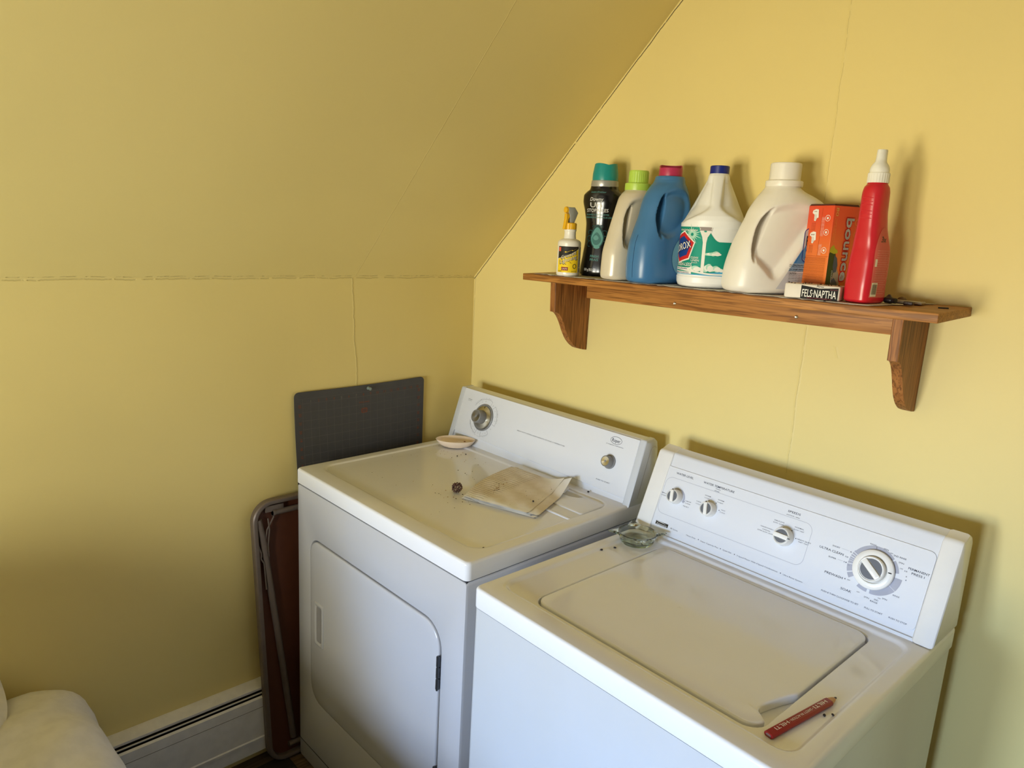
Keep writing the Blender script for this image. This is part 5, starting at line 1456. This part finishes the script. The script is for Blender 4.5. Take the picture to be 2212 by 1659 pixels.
o = mb.build('push_pin', plain('pin_grey', rgb(128, 142, 140), .3)); tag(o, 'grey green push pin holding the cutting mat to the left wall', 'push pin')

# ------------------------------------------------------------------ folded card table leaning between wall and dryer
tb = thing('folding_table', 'folded brown card table with metal frame, standing between wall and dryer', 'folding table', (.0765, -.400, .006))
tb.rotation_euler = (0, R(-2.6), 0)
TY0, TY1, TH = -.385, .385, .818
def tyz(y, z, dx=0.): return (dx, y - .020 * z / TH, z)
out = [(a, b) for a, b in rrect(TY0, TY1, 0, TH, .060, 10)]
out2 = []
for i in range(len(out)):
    a, b = out[i], out[(i + 1) % len(out)]; m_ = 1 if math.hypot(a[0] - b[0], a[1] - b[1]) < .05 else 6
    for k in range(m_): out2.append((a[0] + (b[0] - a[0]) * k / m_, a[1] + (b[1] - a[1]) * k / m_))
def fr_ring(c):
    rr = []
    for (y, z) in out2:
        dy, dz = (y - 0) , (z - TH / 2); 
        sy = max(TY0 + .06, min(TY1 - .06, y)); sz = max(.06, min(TH - .06, z)); l_ = math.hypot(y - sy, z - sz) or 1
        ny, nz_ = (y - sy) / l_, (z - sz) / l_
        rr.append(tyz(y - ny * c[1], z - nz_ * c[1], c[0]))
    return rr
mb = MB(); prof_ = [(-.014, .003), (-.011, 0), (.006, 0), (.0095, .003), (.0105, .008), (.0085, .013), (.0045, .0145), (.002, .0145), (-.014, .0145)]
rr_ = [fr_ring(c) for c in prof_]; mb.loft(rr_ + [rr_[0]], 0, False, False)
mb.build('frame', M['tube'], tb)
mb = MB(); ins_ = [(TY0 + TY1) / 2 + (y - (TY0 + TY1) / 2) * .975 for y, z in out2]
mb.loft([[tyz((TY0 + TY1) / 2 + (y - (TY0 + TY1) / 2) * .972, TH / 2 + (z - TH / 2) * .972, dx) for y, z in out2] for dx in (-.013, -.007)]); mb.build('table_board', M['hardboard'], tb)
# world->table local for y: subtract -.400
mb = MB(); mb.tube([tyz(-.366, TH - .052, -.001), tyz(-.356, .70, .001), tyz(-.330, .40, .001), tyz(-.302, .060, .000)], .0095, 14); mb.build('leg', M['tube'], tb)
mb = MB(); mb.tube([tyz(.366, .052, -.001), tyz(.350, .40, .001), tyz(.302, TH - .060, .000)], .0095, 14); mb.build('leg', M['tube'], tb)
mb = MB(); mb.tube([tyz(-.325, TH - .040, .001), tyz(.345, TH - .040, .001)], .0085, 14); mb.tube([tyz(-.325, TH - .040, .001), tyz(-.318, TH - .040, .001)], .0100, 14); mb.build('cross_bar', M['tube'], tb)
mb = MB(); mb.tube([tyz(-.318, .040, .000), tyz(.330, .040, .000)], .0085, 14); mb.build('cross_bar', M['tube'], tb)
mb = MB()
mb.tube([tyz(-.372, TH - .070, .001), tyz(-.374, TH - .120, .004), tyz(-.366, TH - .150, .006), tyz(-.368, TH - .165, .006), tyz(-.360, TH - .180, .006), tyz(-.358, TH - .260, .006)], .0022, 8)
mb.tube([tyz(-.340, TH - .052, .004), tyz(-.338, TH - .085, .006), tyz(-.345, TH - .130, .006), tyz(-.345, TH - .165, .006)], .0022, 8)
mb.tube([tyz(-.322, TH - .050, .004), tyz(-.345, TH - .085, .005), tyz(-.352, TH - .120, .005)], .0022, 8)
mb.build('leg_brace', M['tube'], tb)
mb = MB(); mb.box(-.006, .004, -.365, -.310, TH - .036, TH - .018, .002); mb.build('corner_plate', M['tube'], tb)

# ------------------------------------------------------------------ baseboard heater
ht = thing('baseboard_heater', 'white slotted baseboard heater running along the bottom of the left wall', 'baseboard heater', (.0085, -1.9, 0))
HX0, HX1 = 0, 0; y0, y1 = -1.7, 1.86
y1 = 1.885
mb = MB(); mb.prism([(0, .05), (.004, .05), (.004, .247), (.031, .2405), (.0325, .2435), (.0325, .249), (.004, .262), (0, .262)], y0, y1, 0, axis='y'); mb.build('back_hood', M['white_paint'], ht)
mb = MB(); mb.prism([(.0460, .198), (.0500, .198), (.0500, .2270), (.0440, .2310), (.0430, .2285), (.0460, .2255)], y0, y1, 0, axis='y')
mb.prism([(.0460, .098), (.0500, .098), (.0500, .1965), (.0460, .1965)], y0, y1, 0, axis='y')
mb.prism([(.0475, .093), (.0530, .093), (.0530, .1000), (.0490, .1035), (.0475, .1000)], y0, y1, 0, axis='y')
mb.build('front_cover', M['white_paint'], ht)
mb = MB(); mb.prism([(.0482, .1965), (.0497, .1965), (.0497, .198), (.0482, .198)], y0, y1, 0, axis='y'); mb.build('cover_seam', M['gap'], ht)
mb = MB(); mb.prism([(.0350, .2330), (.0400, .2345), (.0405, .2375), (.0360, .2370)], y0, y1, 0, axis='y'); mb.build('damper', M['white_paint'], ht)
mb = MB(); mb.prism([(.0470, .055), (.0500, .055), (.0500, .093), (.0470, .093)], y0, y1, 0, axis='y'); mb.build('bottom_strip', M['white_paint'], ht)
mb = MB()
mb.prism([(.012 + .030 * (.5 + .5 * math.cos(2 * PI * k / 10)) * .8, .165 + .02 * math.sin(2 * PI * k / 10)) for k in range(10)], y0 + .02, y1 - .02, 0, axis='y'); mb.build('heating_element', M['copper'], ht)
mb = MB(); mb.box(.0045, .0340, y0, y1, .06, .236); mb.box(.034, .0455, y0, y1, .06, .205); mb.build('slot_shade_fill', M['black'], ht)  # black boxes added behind the slots, painting their deep shade
# rug
mb = MB(); mb.box(.060, 3.4, -3.4, -.722, .0005, .006, .002)
o = mb.build('rug', M['rug']); tag(o, 'almost black flat floor rug reaching up to the dryer', 'rug')
# ------------------------------------------------------------------ bed
bed = thing('bed', 'bed with rumpled white bedding at the lower left corner', 'bed', (.575, -2.236, 0))
def bump_(x, y): return .010 * math.sin(x * 9 + y * 4) + .007 * math.sin(x * 21 - y * 13) + .004 * math.sin(x * 40 + y * 33)
def blanket(u, v):
    """u across (0 wall side to 1 room side), v from foot (0) to head (1), sheet draped over the mattress"""
    hx, hy = .50, .950
    r_ = .12
    X = (u - .5) * 2; Y = (v - .5) * 2
    sx = X * (hx + .40); sy = Y * (hy + .40)
    ax, ay = max(0, abs(sx) - hx + r_ * .6), max(0, abs(sy) - hy + r_ * .6)
    d_ = math.hypot(ax, ay)
    bx, by = math.copysign(min(abs(sx), hx - r_ * .6), sx), math.copysign(min(abs(sy), hy - r_ * .6), sy)
    if d_ > 0:
        nx, ny = ax / d_ * math.copysign(1, sx), ay / d_ * math.copysign(1, sy)
        q = min(d_ / (r_ * PI / 2), 1); arc_ = r_ * math.sin(q * PI / 2); drop = r_ * (1 - math.cos(q * PI / 2)) + max(0, d_ - r_ * PI / 2)
        x, y, z = bx + nx * arc_, by + ny * arc_, .532 - drop
        fo = .012 * math.sin((sx * ny - sy * nx) * 26) * min(1, max(0, d_ - .12) * 6)
        x += nx * fo; y += ny * fo
    else: x, y, z = bx, by, .532
    return (x, y, max(.02, z) + bump_(x, y) * (1 if z > .35 else .3))
mb = MB(); mb.grid(lambda a, b: blanket(a, b), 90, 130); o = mb.build('sheet', M['sheet'], bed, 80)
sm = o.modifiers.new('thickness', 'SOLIDIFY'); sm.thickness = .004
mb = MB(); mb.box(-.47, .47, -.93, .90, .22, .485, .05); mb.build('mattress', M['sheet'], bed)
mb = MB(); mb.box(-.46, .46, -.92, .88, .03, .22, .01); mb.build('bed_base', M['hardboard'], bed)
for x in (-.42, .42):
    for y in (-.86, .82):
        mb = MB(); mb.box(x - .025, x + .025, y - .025, y + .025, .006, .03); mb.build('leg', M['black'], bed)
# rumpled duvet on top; its unseen hump is added to block window light
mb = MB()
def duvet(a, b):
    x = -.55 + .99 * a; y = -.88 + 1.72 * b - .34 * a + .05 * math.sin(a * 7)
    e = min(1, min(a, 1 - a) * 9, min(b, 1 - b) * 14); e = math.sqrt(max(0, 1 - (1 - e) ** 2))
    hp = min(1, max(0, (.74 - y) / .45)); hp = hp * hp * (3 - 2 * hp); hq = min(1, max(0, (.16 - x) / .26)); hq = hq * hq * (3 - 2 * hq)
    return (x, y,   .533 + (.046 + .34 * hp * hq) * e + bump_(x * 1.4, y * 1.4) * 1.6 * e + .012 * math.sin((x * 2 + y) * 14) * e)
mb.grid(duvet, 60, 110); o = mb.build('duvet', M['sheet'], bed, 80)
